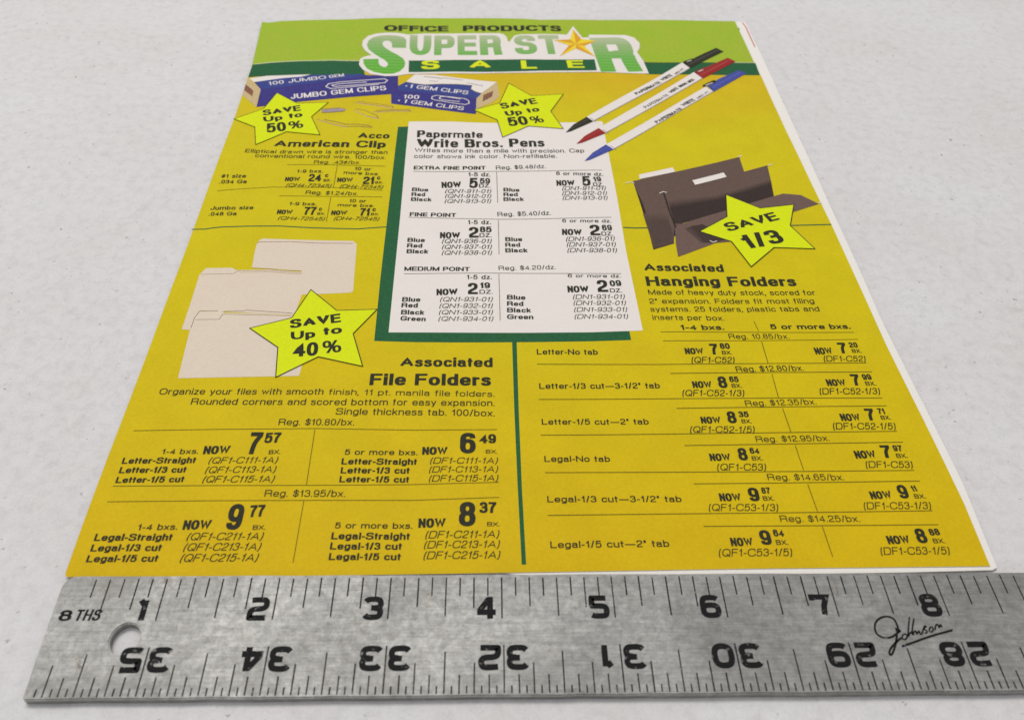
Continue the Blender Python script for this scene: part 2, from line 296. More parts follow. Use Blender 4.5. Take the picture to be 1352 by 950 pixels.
    ('file_folder_prices', 'Letter-1/3 cut', 'b', 2.398, 1.177, 3.088, 1.171, 0.0744),
    ('file_folder_prices', 'Letter-1/5 cut', 'b', 2.398, 1.07, 3.09, 1.064, 0.0731),
    ('file_folder_prices', '(DF1-C111-1A)', 'i', 3.285, 1.292, 3.967, 1.292, 0.0764),
    ('file_folder_prices', '(DF1-C113-1A)', 'i', 3.28, 1.183, 3.969, 1.188, 0.075),
    ('file_folder_prices', '(DF1-C115-1A)', 'i', 3.283, 1.073, 3.971, 1.08, 0.0767),
    ('file_folder_prices', '5 or more bxs.', 'm', 2.42, 0.546, 3.158, 0.539, 0.0644),
    ('file_folder_prices', 'NOW', 'k', 3.211, 0.549, 3.47, 0.551, 0.1013),
    ('file_folder_prices', '8', 'k', 3.595, 0.564, 3.756, 0.563, 0.2718),
    ('file_folder_prices', '37', 'k', 3.794, 0.711, 3.957, 0.71, 0.1218),
    ('file_folder_prices', 'BX.', 'm', 3.868, 0.563, 3.99, 0.562, 0.045),
    ('file_folder_prices', 'Legal-Straight', 'b', 2.399, 0.427, 3.147, 0.42, 0.0743),
    ('file_folder_prices', 'Legal-1/3 cut', 'b', 2.401, 0.319, 3.075, 0.314, 0.073),
    ('file_folder_prices', 'Legal-1/5 cut', 'b', 2.404, 0.209, 3.073, 0.205, 0.0717),
    ('file_folder_prices', '(DF1-C211-1A)', 'i', 3.28, 0.433, 3.974, 0.438, 0.08),
    ('file_folder_prices', '(DF1-C213-1A)', 'i', 3.273, 0.327, 3.978, 0.332, 0.0786),
    ('file_folder_prices', '(DF1-C215-1A)', 'i', 3.274, 0.215, 3.981, 0.219, 0.0798),
    ('badge:0', 'SAVE', 'w', 0.431, 7.81, 0.989, 7.966, 0.1612),
    ('badge:0', 'Up', 'w', 0.471, 7.635, 0.749, 7.707, 0.1424),
    ('badge:0', 'to', 'w', 0.838, 7.742, 1.038, 7.791, 0.143),
    ('badge:0', '50', 'k', 0.572, 7.34, 0.852, 7.403, 0.2549),
    ('badge:0', '%', 'm', 0.876, 7.446, 1.094, 7.49, 0.2059),
    ('badge:1', 'SAVE', 'w', 4.095, 8.096, 4.671, 8.263, 0.1724),
    ('badge:1', 'Up', 'w', 4.16, 7.884, 4.42, 7.945, 0.1466),
    ('badge:1', 'to', 'w', 4.507, 7.978, 4.697, 8.04, 0.1416),
    ('badge:1', '50', 'k', 4.205, 7.594, 4.508, 7.65, 0.252),
    ('badge:1', '%', 'm', 4.56, 7.67, 4.753, 7.726, 0.2014),
    ('badge:2', 'SAVE', 'w', 1.576, 3.21, 2.152, 3.323, 0.1495),
    ('badge:2', 'Up', 'w', 1.612, 3.024, 1.887, 3.066, 0.1303),
    ('badge:2', 'to', 'w', 1.978, 3.103, 2.186, 3.141, 0.131),
    ('badge:2', '40', 'k', 1.68, 2.755, 1.954, 2.78, 0.216),
    ('badge:2', '%', 'm', 2.007, 2.807, 2.213, 2.84, 0.1998),
    ('badge:3', 'SAVE', 'w', 7.096, 5.081, 7.855, 5.352, 0.1805),
    ('badge:3', '1/3', 'n', 7.274, 4.721, 7.817, 4.871, 0.2809),
    ('logo', 'UPER', 'L', 2.533, 9.778, 4.129, 9.831, 0.7111),
    ('logo', 'ST', 'L', 4.352, 9.836, 5.154, 9.877, 0.6976),
    ('logo', 'R', 'L', 5.768, 9.303, 6.493, 9.362, 1.2174),
    ('sale', 'S', 'w', 2.768, 9.302, 3.073, 9.319, 0.2956),
    ('sale', 'A', 'w', 3.561, 9.37, 3.931, 9.379, 0.2739),
    ('sale', 'L', 'w', 4.437, 9.341, 4.701, 9.35, 0.2838),
    ('sale', 'E', 'w', 5.221, 9.404, 5.505, 9.421, 0.2672),
    ('boxA', '100 JUMBO', 'm', 0.358, 8.708, 1.247, 8.943, 0.1081),
    ('boxA', 'GEM', 'm', 1.293, 8.962, 1.528, 9.026, 0.0962),
    ('boxA', 'JUMBO GEM CLIPS', 'm', 0.777, 8.302, 2.247, 8.602, 0.1441),
    ('boxB', '#', 'm', 2.538, 8.731, 2.572, 8.726, 0.042),
    ('boxB', '1 GEM CLIPS', 'm', 2.607, 8.688, 3.551, 8.536, 0.1145),
    ('boxB', '100', 'm', 2.531, 8.354, 2.78, 8.342, 0.1212),
    ('boxB', '#', 'm', 2.455, 8.265, 2.486, 8.263, 0.0474),
    ('boxB', '1 GEM CLIPS', 'm', 2.546, 8.217, 3.488, 8.046, 0.1126),
    ('pen:0', 'PAPERMATE', 'k', 6.287, 8.584, 6.743, 8.992, 0.0685),
    ('pen:0', 'WRITE', 'k', 6.778, 9.05, 6.98, 9.233, 0.075),
    ('pen:0', 'MED. PT.', 'm', 7.029, 9.261, 7.212, 9.458, 0.0443),
    ('pen:1', 'PAPERMATE', 'm', 6.379, 8.173, 6.817, 8.586, 0.063),
    ('pen:1', 'WRITE', 'k', 6.857, 8.646, 7.012, 8.81, 0.0649),
    ('pen:1', 'BROS. MED.', 'k', 7.038, 8.834, 7.332, 9.096, 0.0606),
    ('pen:2', 'PAPERMATE', 'k', 6.498, 7.744, 6.968, 8.164, 0.061),
    ('pen:2', 'WRITE', 'k', 6.999, 8.239, 7.225, 8.443, 0.0739),
    ('pen:2', 'MED. PT.', 'm', 7.269, 8.48, 7.512, 8.716, 0.0438),
]
SHAPES = [
    ('header_band', 'green_light', 'p', [(-0.15, 10.917), (-0.038, 10.891), (0.188, 10.972), (0.532, 11.011), (1.369, 11.038), (2.936, 11.202), (4.093, 11.213), (4.466, 11.201), (4.838, 11.158), (5.536, 11.225), (6.093, 11.228), (7.018, 11.254), (7.714, 11.234), (8.437, 11.287), (8.448, 9.692), (7.19, 9.683), (6.545, 9.718), (6.399, 9.596), (1.778, 9.406), (1.765, 9.53), (1.281, 9.556), (0.784, 9.512), (0.269, 9.442), (-0.029, 9.377), (-0.03, 9.367)], 0),
    ('green_bar', 'green_dark', 'p', [(-0.027, 9.377), (0.005, 9.383), (0.269, 9.442), (0.784, 9.512), (1.281, 9.556), (1.765, 9.53), (1.863, 9.053), (1.342, 9.075), (0.854, 9.046), (0.369, 9.008), (0.128, 8.989), (-0.019, 8.963)], 0),
    ('green_bar', 'green_dark', 'p', [(6.491, 9.706), (7.189, 9.678), (8.466, 9.688), (8.45, 9.271), (7.764, 9.266), (7.126, 9.273), (6.515, 9.286)], 0),
    ('green_bar', 'paper', 's', [(0.002, 9.395), (0.267, 9.455), (0.782, 9.525), (1.28, 9.569), (1.764, 9.543)], 0.0124),
    ('green_bar', 'paper', 's', [(7.975, 9.688), (8.455, 9.695)], 0.0092),
    ('white_panel', 'paper', 'p', [(2.665, 7.678), (3.361, 7.713), (4.293, 7.691), (4.995, 7.726), (5.646, 7.75), (5.659, 6.948), (5.671, 5.788), (5.67, 4.69), (5.687, 3.959), (5.703, 3.211), (5.084, 3.179), (4.371, 3.169), (3.485, 3.164), (2.719, 3.163), (2.712, 4.063), (2.702, 5.264), (2.677, 6.686)], 0),
    ('panel_shadow', 'green_dark', 'p', [(2.511, 7.529), (2.672, 7.54), (2.678, 7.481), (2.702, 5.264), (2.718, 3.167), (3.485, 3.165), (4.371, 3.173), (5.084, 3.184), (5.542, 3.2), (5.546, 3.054), (5.072, 3.033), (4.366, 3.018), (4.155, 3.016), (3.489, 3.005), (3.053, 3.006), (2.565, 3.023), (2.544, 4.062), (2.534, 5.098), (2.52, 6.307)], 0),
    ('green_rule', 'green_dark', 'p', [(4.156, 3.03), (4.209, 3.031), (4.207, 2.002), (4.213, 1.013), (4.23, 0.155), (4.189, 0.155), (4.172, 1.013), (4.16, 2.001)], 0),
    ('green_rule', 'green_dark', 's', [(0.015, 5.024), (0.196, 5.035), (0.255, 5.056), (0.396, 5.083), (0.707, 5.107), (1.128, 5.119), (1.557, 5.088), (2.157, 5.061), (2.541, 5.104)], 0.0208),
    ('green_rule', 'green_dark', 's', [(5.684, 5.154), (5.842, 5.141), (6.723, 5.167), (7.585, 5.207), (7.957, 5.231), (8.539, 5.265)], 0.0241),
    ('thin_rules', 'ink_thin', 's', [(1.007, 6.525), (1.719, 6.522), (2.41, 6.499)], 0.0069),
    ('thin_rules', 'ink_thin', 's', [(1.72, 6.514), (1.726, 6.243), (1.731, 5.964)], 0.0069),
    ('thin_rules', 'ink_thin', 's', [(0.16, 5.859), (0.505, 5.924), (0.895, 5.976), (1.723, 5.976), (2.416, 5.914)], 0.0065),
    ('thin_rules', 'ink_thin', 's', [(1.018, 5.774), (1.716, 5.769), (2.427, 5.762)], 0.0066),
    ('thin_rules', 'ink_thin', 's', [(1.724, 5.754), (1.733, 5.211)], 0.0066),
    ('thin_rules', 'ink_thin', 's', [(2.809, 6.378), (3.994, 6.409), (5.523, 6.456)], 0.007),
    ('thin_rules', 'ink_thin', 's', [(4.0, 6.392), (4.01, 5.677)], 0.007),
    ('thin_rules', 'ink_thin', 's', [(2.814, 5.317), (3.357, 5.312), (4.023, 5.311), (5.544, 5.364)], 0.0065),
    ('thin_rules', 'ink_thin', 's', [(4.016, 5.296), (4.019, 4.577)], 0.0066),
    ('thin_rules', 'ink_thin', 's', [(2.829, 4.181), (4.013, 4.211), (5.557, 4.224)], 0.0061),
    ('thin_rules', 'ink_thin', 's', [(4.013, 4.199), (4.021, 3.368)], 0.0062),
    ('thin_rules', 'ink_thin', 's', [(5.913, 3.188), (7.133, 3.199), (8.236, 3.209)], 0.0059),
    ('thin_rules', 'ink_thin', 's', [(5.919, 3.04), (7.075, 3.06), (8.247, 3.094)], 0.0058),
    ('thin_rules', 'ink_thin', 's', [(7.066, 3.385), (7.087, 3.221)], 0.006),
    ('thin_rules', 'ink_thin', 's', [(0.203, 1.711), (1.052, 1.732), (2.099, 1.742), (3.087, 1.719), (3.974, 1.731)], 0.0055),
    ('thin_rules', 'ink_thin', 's', [(2.068, 1.731), (2.08, 1.043)], 0.0056),
    ('thin_rules', 'ink_thin', 's', [(0.202, 1.021), (1.204, 1.032), (2.195, 1.035), (3.128, 1.04), (3.985, 1.065)], 0.0052),
    ('thin_rules', 'ink_thin', 's', [(0.203, 0.84), (1.243, 0.855), (2.219, 0.86), (3.139, 0.856), (3.988, 0.887)], 0.0051),
    ('thin_rules', 'ink_thin', 's', [(2.082, 0.85), (2.084, 0.182)], 0.0052),
    ('thin_rules', 'ink_thin', 's', [(4.432, 2.672), (5.854, 2.668), (8.227, 2.716)], 0.0066),
    ('thin_rules', 'ink_thin', 's', [(4.43, 2.152), (8.239, 2.184)], 0.0064),
    ('thin_rules', 'ink_thin', 's', [(4.43, 1.659), (8.246, 1.717)], 0.0062),
    ('thin_rules', 'ink_thin', 's', [(4.452, 1.181), (8.256, 1.21)], 0.0059),
    ('thin_rules', 'ink_thin', 's', [(4.455, 0.679), (8.271, 0.729)], 0.0057),
    ('thin_rules', 'ink_thin', 's', [(5.93, 2.532), (8.248, 2.577)], 0.0066),
    ('thin_rules', 'ink_thin', 's', [(5.923, 2.028), (8.248, 2.071)], 0.0064),
    ('thin_rules', 'ink_thin', 's', [(5.929, 1.529), (8.263, 1.571)], 0.0062),
    ('thin_rules', 'ink_thin', 's', [(5.945, 1.049), (8.268, 1.079)], 0.0059),
    ('thin_rules', 'ink_thin', 's', [(5.956, 0.555), (8.272, 0.571)], 0.0057),
    ('thin_rules', 'ink_thin', 's', [(7.083, 3.04), (7.079, 2.699)], 0.007),
    ('thin_rules', 'ink_thin', 's', [(7.084, 2.527), (7.075, 2.183)], 0.0067),
    ('thin_rules', 'ink_thin', 's', [(7.085, 2.029), (7.096, 1.7)], 0.0065),
    ('thin_rules', 'ink_thin', 's', [(7.099, 1.531), (7.107, 1.217)], 0.0062),
    ('thin_rules', 'ink_thin', 's', [(7.105, 1.043), (7.119, 0.724)], 0.006),
    ('thin_rules', 'ink_thin', 's', [(7.12, 0.556), (7.128, 0.221)], 0.0058),
    ('badge:0', 'neon', 'p', [(0.53, 8.477), (0.894, 8.173), (1.376, 8.202), (1.169, 7.792), (1.367, 7.29), (0.855, 7.384), (0.466, 7.021), (0.365, 7.492), (0.011, 7.7), (0.402, 8.008)], 0),
    ('badge:0', 'ink', 'c', [(0.53, 8.477), (0.894, 8.173), (1.376, 8.202), (1.169, 7.792), (1.367, 7.29), (0.855, 7.384), (0.466, 7.021), (0.365, 7.492), (0.011, 7.7), (0.402, 8.008)], 0.0106),
    ('badge:1', 'neon', 'p', [(4.215, 8.882), (4.572, 8.49), (5.087, 8.554), (4.859, 8.037), (5.026, 7.546), (4.496, 7.612), (4.097, 7.291), (4.017, 7.786), (3.657, 8.071), (4.063, 8.278)], 0),
    ('badge:1', 'ink', 'c', [(4.215, 8.882), (4.572, 8.49), (5.087, 8.554), (4.859, 8.037), (5.026, 7.546), (4.496, 7.612), (4.097, 7.291), (4.017, 7.786), (3.657, 8.071), (4.063, 8.278)], 0.011),
    ('badge:2', 'neon', 'p', [(1.718, 3.887), (2.075, 3.52), (2.551, 3.544), (2.312, 3.136), (2.474, 2.621), (1.962, 2.763), (1.54, 2.45), (1.487, 2.905), (1.113, 3.208), (1.565, 3.389)], 0),
    ('badge:2', 'ink', 'c', [(1.718, 3.887), (2.075, 3.52), (2.551, 3.544), (2.312, 3.136), (2.474, 2.621), (1.962, 2.763), (1.54, 2.45), (1.487, 2.905), (1.113, 3.208), (1.565, 3.389)], 0.0111),
    ('badge:3', 'neon', 'p', [(7.221, 5.918), (7.638, 5.608), (8.13, 5.695), (7.961, 5.221), (8.168, 4.737), (7.632, 4.758), (7.247, 4.375), (7.092, 4.879), (6.702, 5.08), (7.137, 5.41)], 0),
    ('badge:3', 'ink', 'c', [(7.221, 5.918), (7.638, 5.608), (8.13, 5.695), (7.961, 5.221), (8.168, 4.737), (7.632, 4.758), (7.247, 4.375), (7.092, 4.879), (6.702, 5.08), (7.137, 5.41)], 0.0134),
    ('logo', 'paper', 'p', [(1.725, 9.432), (1.726, 9.6), (1.785, 9.677), (1.902, 9.734), (1.78, 9.889), (1.711, 10.069), (1.708, 10.249), (1.781, 10.408), (1.919, 10.496), (2.132, 10.537), (2.327, 10.534), (2.467, 10.496), (2.75, 10.568), (4.081, 10.626), (4.154, 10.581), (4.203, 10.495), (4.224, 10.338), (4.25, 10.295), (4.285, 10.394), (4.341, 10.529), (4.45, 10.58), (5.204, 10.617), (5.273, 10.601), (5.413, 10.949), (5.549, 10.53), (5.66, 10.537), (5.679, 10.643), (6.332, 10.648), (6.475, 10.564), (6.552, 10.365), (6.53, 10.186), (6.468, 10.034), (6.539, 9.734), (6.577, 9.299), (6.106, 9.292), (5.697, 9.293), (4.577, 9.215), (4.074, 9.217), (3.321, 9.189), (2.587, 9.135), (2.538, 9.127), (2.376, 9.062), (2.195, 9.041), (1.953, 9.093), (1.81, 9.241), (1.741, 9.373)], 0),
    ('logo', 'logo_green', 'p', [(2.47, 10.007), (2.455, 10.299), (2.406, 10.388), (2.295, 10.434), (2.138, 10.446), (2.004, 10.424), (1.882, 10.366), (1.806, 10.246), (1.793, 10.079), (1.835, 9.936), (1.935, 9.792), (2.05, 9.661), (2.142, 9.57), (2.197, 9.478), (2.206, 9.404), (2.18, 9.343), (2.137, 9.34), (2.084, 9.379), (2.049, 9.463), (2.036, 9.607), (1.778, 9.593), (1.804, 9.428), (1.871, 9.278), (2.002, 9.163), (2.171, 9.113), (2.317, 9.129), (2.421, 9.21), (2.484, 9.363), (2.49, 9.499), (2.447, 9.641), (2.344, 9.762), (2.212, 9.88), (2.107, 10.003), (2.061, 10.095), (2.054, 10.175), (2.088, 10.232), (2.145, 10.243), (2.196, 10.206), (2.221, 10.128), (2.231, 9.998)], 0),
    ('sale', 'green_dark', 'p', [(2.546, 9.582), (3.309, 9.638), (4.078, 9.666), (4.85, 9.663), (5.698, 9.734), (5.702, 9.346), (4.833, 9.286), (4.453, 9.261), (3.319, 9.248), (2.565, 9.192)], 0),
    ('gold_star', 'gold_b', 'p', [(5.42, 10.268), (5.405, 10.822), (5.527, 10.469)], 0),
    ('gold_star', 'gold_a', 'p', [(5.42, 10.268), (5.527, 10.469), (5.781, 10.417)], 0),
    ('gold_star', 'gold_b', 'p', [(5.42, 10.268), (5.781, 10.417), (5.557, 10.209)], 0),
    ('gold_star', 'gold_a', 'p', [(5.42, 10.268), (5.557, 10.209), (5.724, 9.827)], 0),
    ('gold_star', 'gold_b', 'p', [(5.42, 10.268), (5.724, 9.827), (5.404, 10.107)], 0),
    ('gold_star', 'gold_a', 'p', [(5.42, 10.268), (5.404, 10.107), (5.106, 9.799)], 0),
    ('gold_star', 'gold_b', 'p', [(5.42, 10.268), (5.106, 9.799), (5.291, 10.211)], 0),
    ('gold_star', 'gold_a', 'p', [(5.42, 10.268), (5.291, 10.211), (5.032, 10.377)], 0),
    ('gold_star', 'gold_b', 'p', [(5.42, 10.268), (5.032, 10.377), (5.323, 10.433)], 0),
    ('gold_star', 'gold_a', 'p', [(5.42, 10.268), (5.323, 10.433), (5.405, 10.822)], 0),
    ('boxA', 'cream', 'p', [(-0.004, 8.917), (0.254, 8.587), (0.277, 8.063), (0.036, 8.363), (-0.009, 8.429)], 0),
    ('boxA', 'brown', 'p', [(-0.016, 8.747), (0.147, 8.542), (0.162, 8.372), (-0.006, 8.559)], 0),
    ('boxA', 'paper', 'p', [(0.004, 8.924), (0.268, 9.008), (0.609, 9.036), (0.984, 9.074), (0.833, 8.994), (0.552, 8.938), (0.106, 8.812)], 0),
    ('boxA', 'blue', 'p', [(0.106, 8.812), (0.552, 8.938), (0.833, 8.994), (0.986, 9.063), (1.766, 9.101), (1.926, 9.06), (1.145, 8.832), (0.595, 8.676), (0.254, 8.587)], 0),
    ('boxA', 'blue_dark', 'p', [(0.254, 8.587), (0.595, 8.676), (1.145, 8.832), (1.926, 9.06), (2.4, 9.075), (2.442, 8.506), (1.962, 8.414), (0.912, 8.228), (0.284, 8.063)], 0),
    ('boxA', 'paper', 's', [(2.115, 8.782), (1.746, 8.696), (1.36, 8.623), (1.273, 8.686), (1.304, 8.779), (1.477, 8.838), (1.869, 8.901), (2.19, 8.959), (2.241, 8.911), (2.201, 8.83), (1.741, 8.739), (1.405, 8.694), (1.365, 8.729), (1.449, 8.773), (1.91, 8.844)], 0.018),
    ('boxB', 'blue_dark', 'p', [(2.319, 8.624), (2.974, 8.531), (3.692, 8.424), (3.688, 7.95), (3.031, 8.059), (2.358, 8.194)], 0),
    ('boxB', 'blue', 'p', [(2.319, 8.627), (2.54, 8.883), (2.67, 8.839), (2.853, 8.804), (3.106, 8.839), (3.397, 8.85), (3.616, 8.826), (3.599, 8.713), (3.672, 8.635), (3.772, 8.578), (3.692, 8.428), (2.974, 8.534)], 0),
    ('boxB', 'paper', 'p', [(2.543, 8.89), (2.671, 9.132), (2.984, 9.132), (4.022, 8.935), (3.774, 8.592), (3.672, 8.646), (3.604, 8.72), (3.625, 8.834), (3.396, 8.861), (3.105, 8.85), (2.853, 8.814), (2.669, 8.849)], 0),
    ('boxB', 'cream', 'p', [(3.694, 8.424), (3.777, 8.592), (4.032, 8.924), (4.06, 8.48), (3.933, 8.294), (3.801, 8.201), (3.689, 8.087)], 0),
    ('boxB', 'brown', 'p', [(3.803, 8.534), (3.962, 8.662), (3.943, 8.482), (3.791, 8.327)], 0),
    ('boxB', 'brown', 's', [(2.821, 9.065), (2.987, 9.051), (3.136, 9.015)], 0.0165),
    ('boxB', 'brown', 's', [(2.92, 8.931), (3.066, 8.92)], 0.0109),
    ('boxB', 'grey_lilac', 's', [(3.135, 9.044), (3.467, 8.98)], 0.0147),
    ('boxB', 'grey_lilac', 's', [(3.523, 8.911), (3.798, 8.813)], 0.0146),
    ('boxB', 'paper', 's', [(3.443, 8.39), (3.156, 8.459), (3.048, 8.472), (2.988, 8.433), (2.982, 8.363), (3.046, 8.326), (3.304, 8.266), (3.517, 8.224), (3.579, 8.268), (3.568, 8.353), (3.505, 8.408), (3.228, 8.45), (3.121, 8.442), (3.102, 8.378), (3.16, 8.341), (3.427, 8.31)], 0.016),
    ('loose_clips', 'clip_brown', 's', [(1.798, 8.207), (2.012, 8.162), (2.396, 8.077), (2.385, 8.123), (2.007, 8.215), (1.829, 8.248)], 0.0146),
    ('loose_clips', 'clip_pale', 's', [(1.814, 8.188), (2.028, 8.142), (2.411, 8.057)], 0.0117),
    ('loose_clips', 'clip_brown', 's', [(1.794, 7.983), (2.011, 7.817), (2.194, 7.766), (2.163, 7.841), (1.96, 7.989), (1.818, 8.023)], 0.0145),
    ('loose_clips', 'clip_pale', 's', [(1.81, 7.964), (2.026, 7.798), (2.209, 7.747)], 0.0116),
    ('loose_clips', 'clip_brown', 's', [(2.102, 7.942), (2.444, 7.992), (2.67, 7.984), (2.65, 8.024), (2.338, 8.022), (2.133, 7.982)], 0.0138),
    ('loose_clips', 'clip_pale', 's', [(2.118, 7.923), (2.459, 7.973), (2.685, 7.965)], 0.011),
    ('loose_clips', 'clip_brown', 's', [(1.287, 8.003), (1.538, 8.045), (1.662, 8.02), (1.653, 7.948), (1.484, 7.916), (1.313, 7.906)], 0.0139),
    ('loose_clips', 'clip_pale', 's', [(1.303, 7.983), (1.554, 8.026), (1.678, 8.001)], 0.0111),
    ('loose_clips', 'clip_brown', 's', [(1.27, 7.717), (1.525, 7.589), (1.736, 7.517), (1.903, 7.533), (2.115, 7.508), (2.069, 7.562), (1.863, 7.593), (1.729, 7.578), (1.516, 7.663), (1.373, 7.715)], 0.0151),
    ('loose_clips', 'clip_pale', 's', [(1.286, 7.698), (1.541, 7.57), (1.752, 7.499)], 0.012),
    ('loose_clips', 'grey_lilac', 'p', [(1.296, 7.983), (1.539, 8.032), (1.661, 8.0), (1.645, 7.955), (1.483, 7.929), (1.312, 7.919)], 0),
    ('pen:0', 'paper', 'p', [(5.414, 7.885), (7.195, 9.67), (7.296, 9.472), (5.505, 7.757)], 0),
    ('pen:0', 'ink', 'p', [(7.227, 9.63), (7.39, 9.787), (7.876, 10.19), (7.986, 10.066), (7.296, 9.472)], 0),
    ('pen:0', 'ink', 'p', [(5.056, 7.441), (5.194, 7.665), (5.414, 7.885), (5.505, 7.757), (5.143, 7.478)], 0),
    ('pen:0', 'grey_lilac', 's', [(5.506, 7.77), (7.298, 9.486)], 0.0091),
    ('pen:0', 'grey_lilac', 's', [(5.546, 7.75), (5.464, 7.856)], 0.0114),
    ('pen:0', 'cap_black', 's', [(7.299, 9.597), (7.894, 10.113)], 0.0224),
    ('pen:0', 'cap_black', 's', [(5.109, 7.506), (5.436, 7.825)], 0.0111),
    ('pen:0', 'ink', 'p', [(7.218, 9.7), (7.391, 9.797), (7.397, 9.727), (7.225, 9.62)], 0),
    ('pen:0', 'paper', 's', [(7.281, 9.688), (7.364, 9.737)], 0.015),
    ('pen:1', 'paper', 'p', [(5.572, 7.57), (7.342, 9.345), (7.453, 9.136), (5.672, 7.437)], 0),
    ('pen:1', 'red', 'p', [(7.369, 9.288), (7.537, 9.474), (8.015, 9.846), (8.13, 9.723), (7.461, 9.136)], 0),
    ('pen:1', 'red', 'p', [(5.2, 7.129), (5.344, 7.35), (5.572, 7.57), (5.672, 7.437), (5.291, 7.165)], 0),
    ('pen:1', 'grey_lilac', 's', [(5.673, 7.449), (7.456, 9.15)], 0.009),
    ('pen:1', 'grey_lilac', 's', [(5.711, 7.431), (5.632, 7.532)], 0.0112),
    ('pen:1', 'cap_red', 's', [(7.451, 9.258), (8.036, 9.771)], 0.0222),
    ('pen:1', 'cap_red', 's', [(5.253, 7.193), (5.598, 7.508)], 0.011),
    ('pen:1', 'red', 'p', [(7.351, 9.355), (7.54, 9.493), (7.541, 9.425), (7.358, 9.297)], 0),
    ('pen:1', 'paper', 's', [(7.417, 9.356), (7.516, 9.425)], 0.0173),
    ('pen:2', 'paper', 'p', [(5.641, 7.122), (7.456, 8.872), (7.56, 8.717), (5.745, 6.999)], 0),
    ('pen:2', 'blue_pen', 'p', [(7.495, 8.887), (7.722, 9.129), (8.112, 9.421), (8.237, 9.33), (7.565, 8.717)], 0),
    ('pen:2', 'blue_pen', 'p', [(5.284, 6.676), (5.422, 6.895), (5.641, 7.122), (5.745, 6.999), (5.373, 6.715)], 0),
    ('pen:2', 'grey_lilac', 's', [(5.746, 7.01), (7.563, 8.731)], 0.0088),
    ('pen:2', 'grey_lilac', 's', [(5.784, 6.993), (5.706, 7.09)], 0.011),
    ('pen:2', 'cap_blue', 's', [(7.567, 8.849), (8.137, 9.36)], 0.0219),
    ('pen:2', 'cap_blue', 's', [(5.336, 6.737), (5.669, 7.064)], 0.0107),
    ('pen:2', 'ink', 'p', [(7.415, 8.918), (7.627, 9.084), (7.678, 9.066), (7.636, 8.999), (7.421, 8.853)], 0),
    ('pen:2', 'paper', 's', [(7.462, 8.91), (7.6, 8.998)], 0.017),
    ('white_panel_b', 'paper', 'p', [(5.427, 7.772), (5.644, 7.766), (5.657, 7.664), (5.534, 7.7)], 0),
    ('hang', 'folder_brown', 'p', [(5.938, 6.205), (7.605, 6.86), (7.6, 6.464), (6.351, 5.906), (6.323, 4.825), (6.03, 4.695), (6.017, 5.091), (5.975, 5.729)], 0),
    ('hang', 'folder_dark', 'p', [(5.944, 6.124), (5.975, 5.729), (6.017, 5.091), (6.03, 4.695), (6.061, 4.709), (6.056, 5.044), (6.015, 5.679)], 0),
    ('hang', 'folder_brown', 'p', [(6.283, 5.92), (6.479, 5.953), (6.504, 5.217), (6.384, 5.133), (6.315, 4.834), (6.274, 5.0)], 0),
    ('hang', 'folder_brown', 'p', [(6.357, 5.949), (7.973, 6.638), (7.938, 6.225), (7.896, 5.879), (7.688, 5.8), (6.477, 5.241), (6.387, 5.191), (6.376, 5.585)], 0),
    ('hang', 'folder_g0', 'p', [(6.371, 5.739), (7.109, 5.915), (7.941, 6.295), (7.896, 5.879), (7.688, 5.8), (6.477, 5.241), (6.392, 5.385)], 0),
    ('hang', 'folder_g1', 'p', [(6.372, 5.709), (7.101, 5.891), (7.938, 6.274), (7.896, 5.879), (7.688, 5.8), (6.477, 5.241), (6.392, 5.357)], 0),
    ('hang', 'folder_g2', 'p', [(6.374, 5.68), (7.094, 5.868), (7.935, 6.252), (7.896, 5.879), (7.688, 5.8), (6.477, 5.241), (6.392, 5.33)], 0),
    ('hang', 'folder_g3', 'p', [(6.376, 5.651), (7.086, 5.845), (7.932, 6.23), (7.896, 5.879), (7.688, 5.8), (6.477, 5.241), (6.392, 5.302)], 0),
    ('hang', 'folder_g4', 'p', [(6.378, 5.622), (7.079, 5.822), (7.93, 6.209), (7.896, 5.879), (7.688, 5.8), (6.477, 5.241), (6.392, 5.274)], 0),
    ('hang', 'folder_g5', 'p', [(6.38, 5.593), (7.071, 5.799), (7.927, 6.187), (7.896, 5.879), (7.688, 5.8), (6.477, 5.241), (6.391, 5.247)], 0),
    ('hang', 'folder_dark', 's', [(6.34, 5.916), (6.349, 5.764), (6.355, 5.594), (6.367, 5.424), (6.383, 5.268), (6.389, 5.167), (6.349, 4.978)], 0.0223),
    ('hang', 'folder_light', 's', [(6.367, 5.928), (6.828, 6.135), (7.396, 6.393), (7.962, 6.621)], 0.0159),
    ('hang', 'folder_light', 'p', [(6.378, 5.133), (6.425, 5.201), (6.759, 5.372), (7.513, 5.722), (8.041, 5.953), (8.289, 5.92), (8.491, 5.722), (8.061, 5.521), (7.383, 5.119), (7.092, 4.879), (6.877, 4.847), (6.332, 4.556), (6.342, 4.816)], 0),
    ('hang', 'folder_g1', 'p', [(6.506, 5.136), (6.767, 5.24), (6.947, 5.064), (7.041, 4.925), (6.847, 4.846), (6.682, 4.842)], 0),
    ('hang', 'folder_g2', 'p', [(6.539, 5.154), (6.766, 5.238), (6.947, 5.064), (7.041, 4.925), (6.847, 4.846), (6.698, 4.847)], 0),
    ('hang', 'folder_g3', 'p', [(6.572, 5.171), (6.766, 5.235), (6.947, 5.064), (7.041, 4.925), (6.847, 4.846), (6.714, 4.852)], 0),
    ('hang', 'folder_g4', 'p', [(6.605, 5.189), (6.765, 5.233), (6.947, 5.064), (7.041, 4.925), (6.847, 4.846), (6.729, 4.857)], 0),
    ('hang', 'folder_g0', 'p', [(5.987, 5.452), (6.025, 4.928), (6.038, 4.709), (6.317, 4.825), (6.339, 5.071), (6.312, 5.423)], 0),
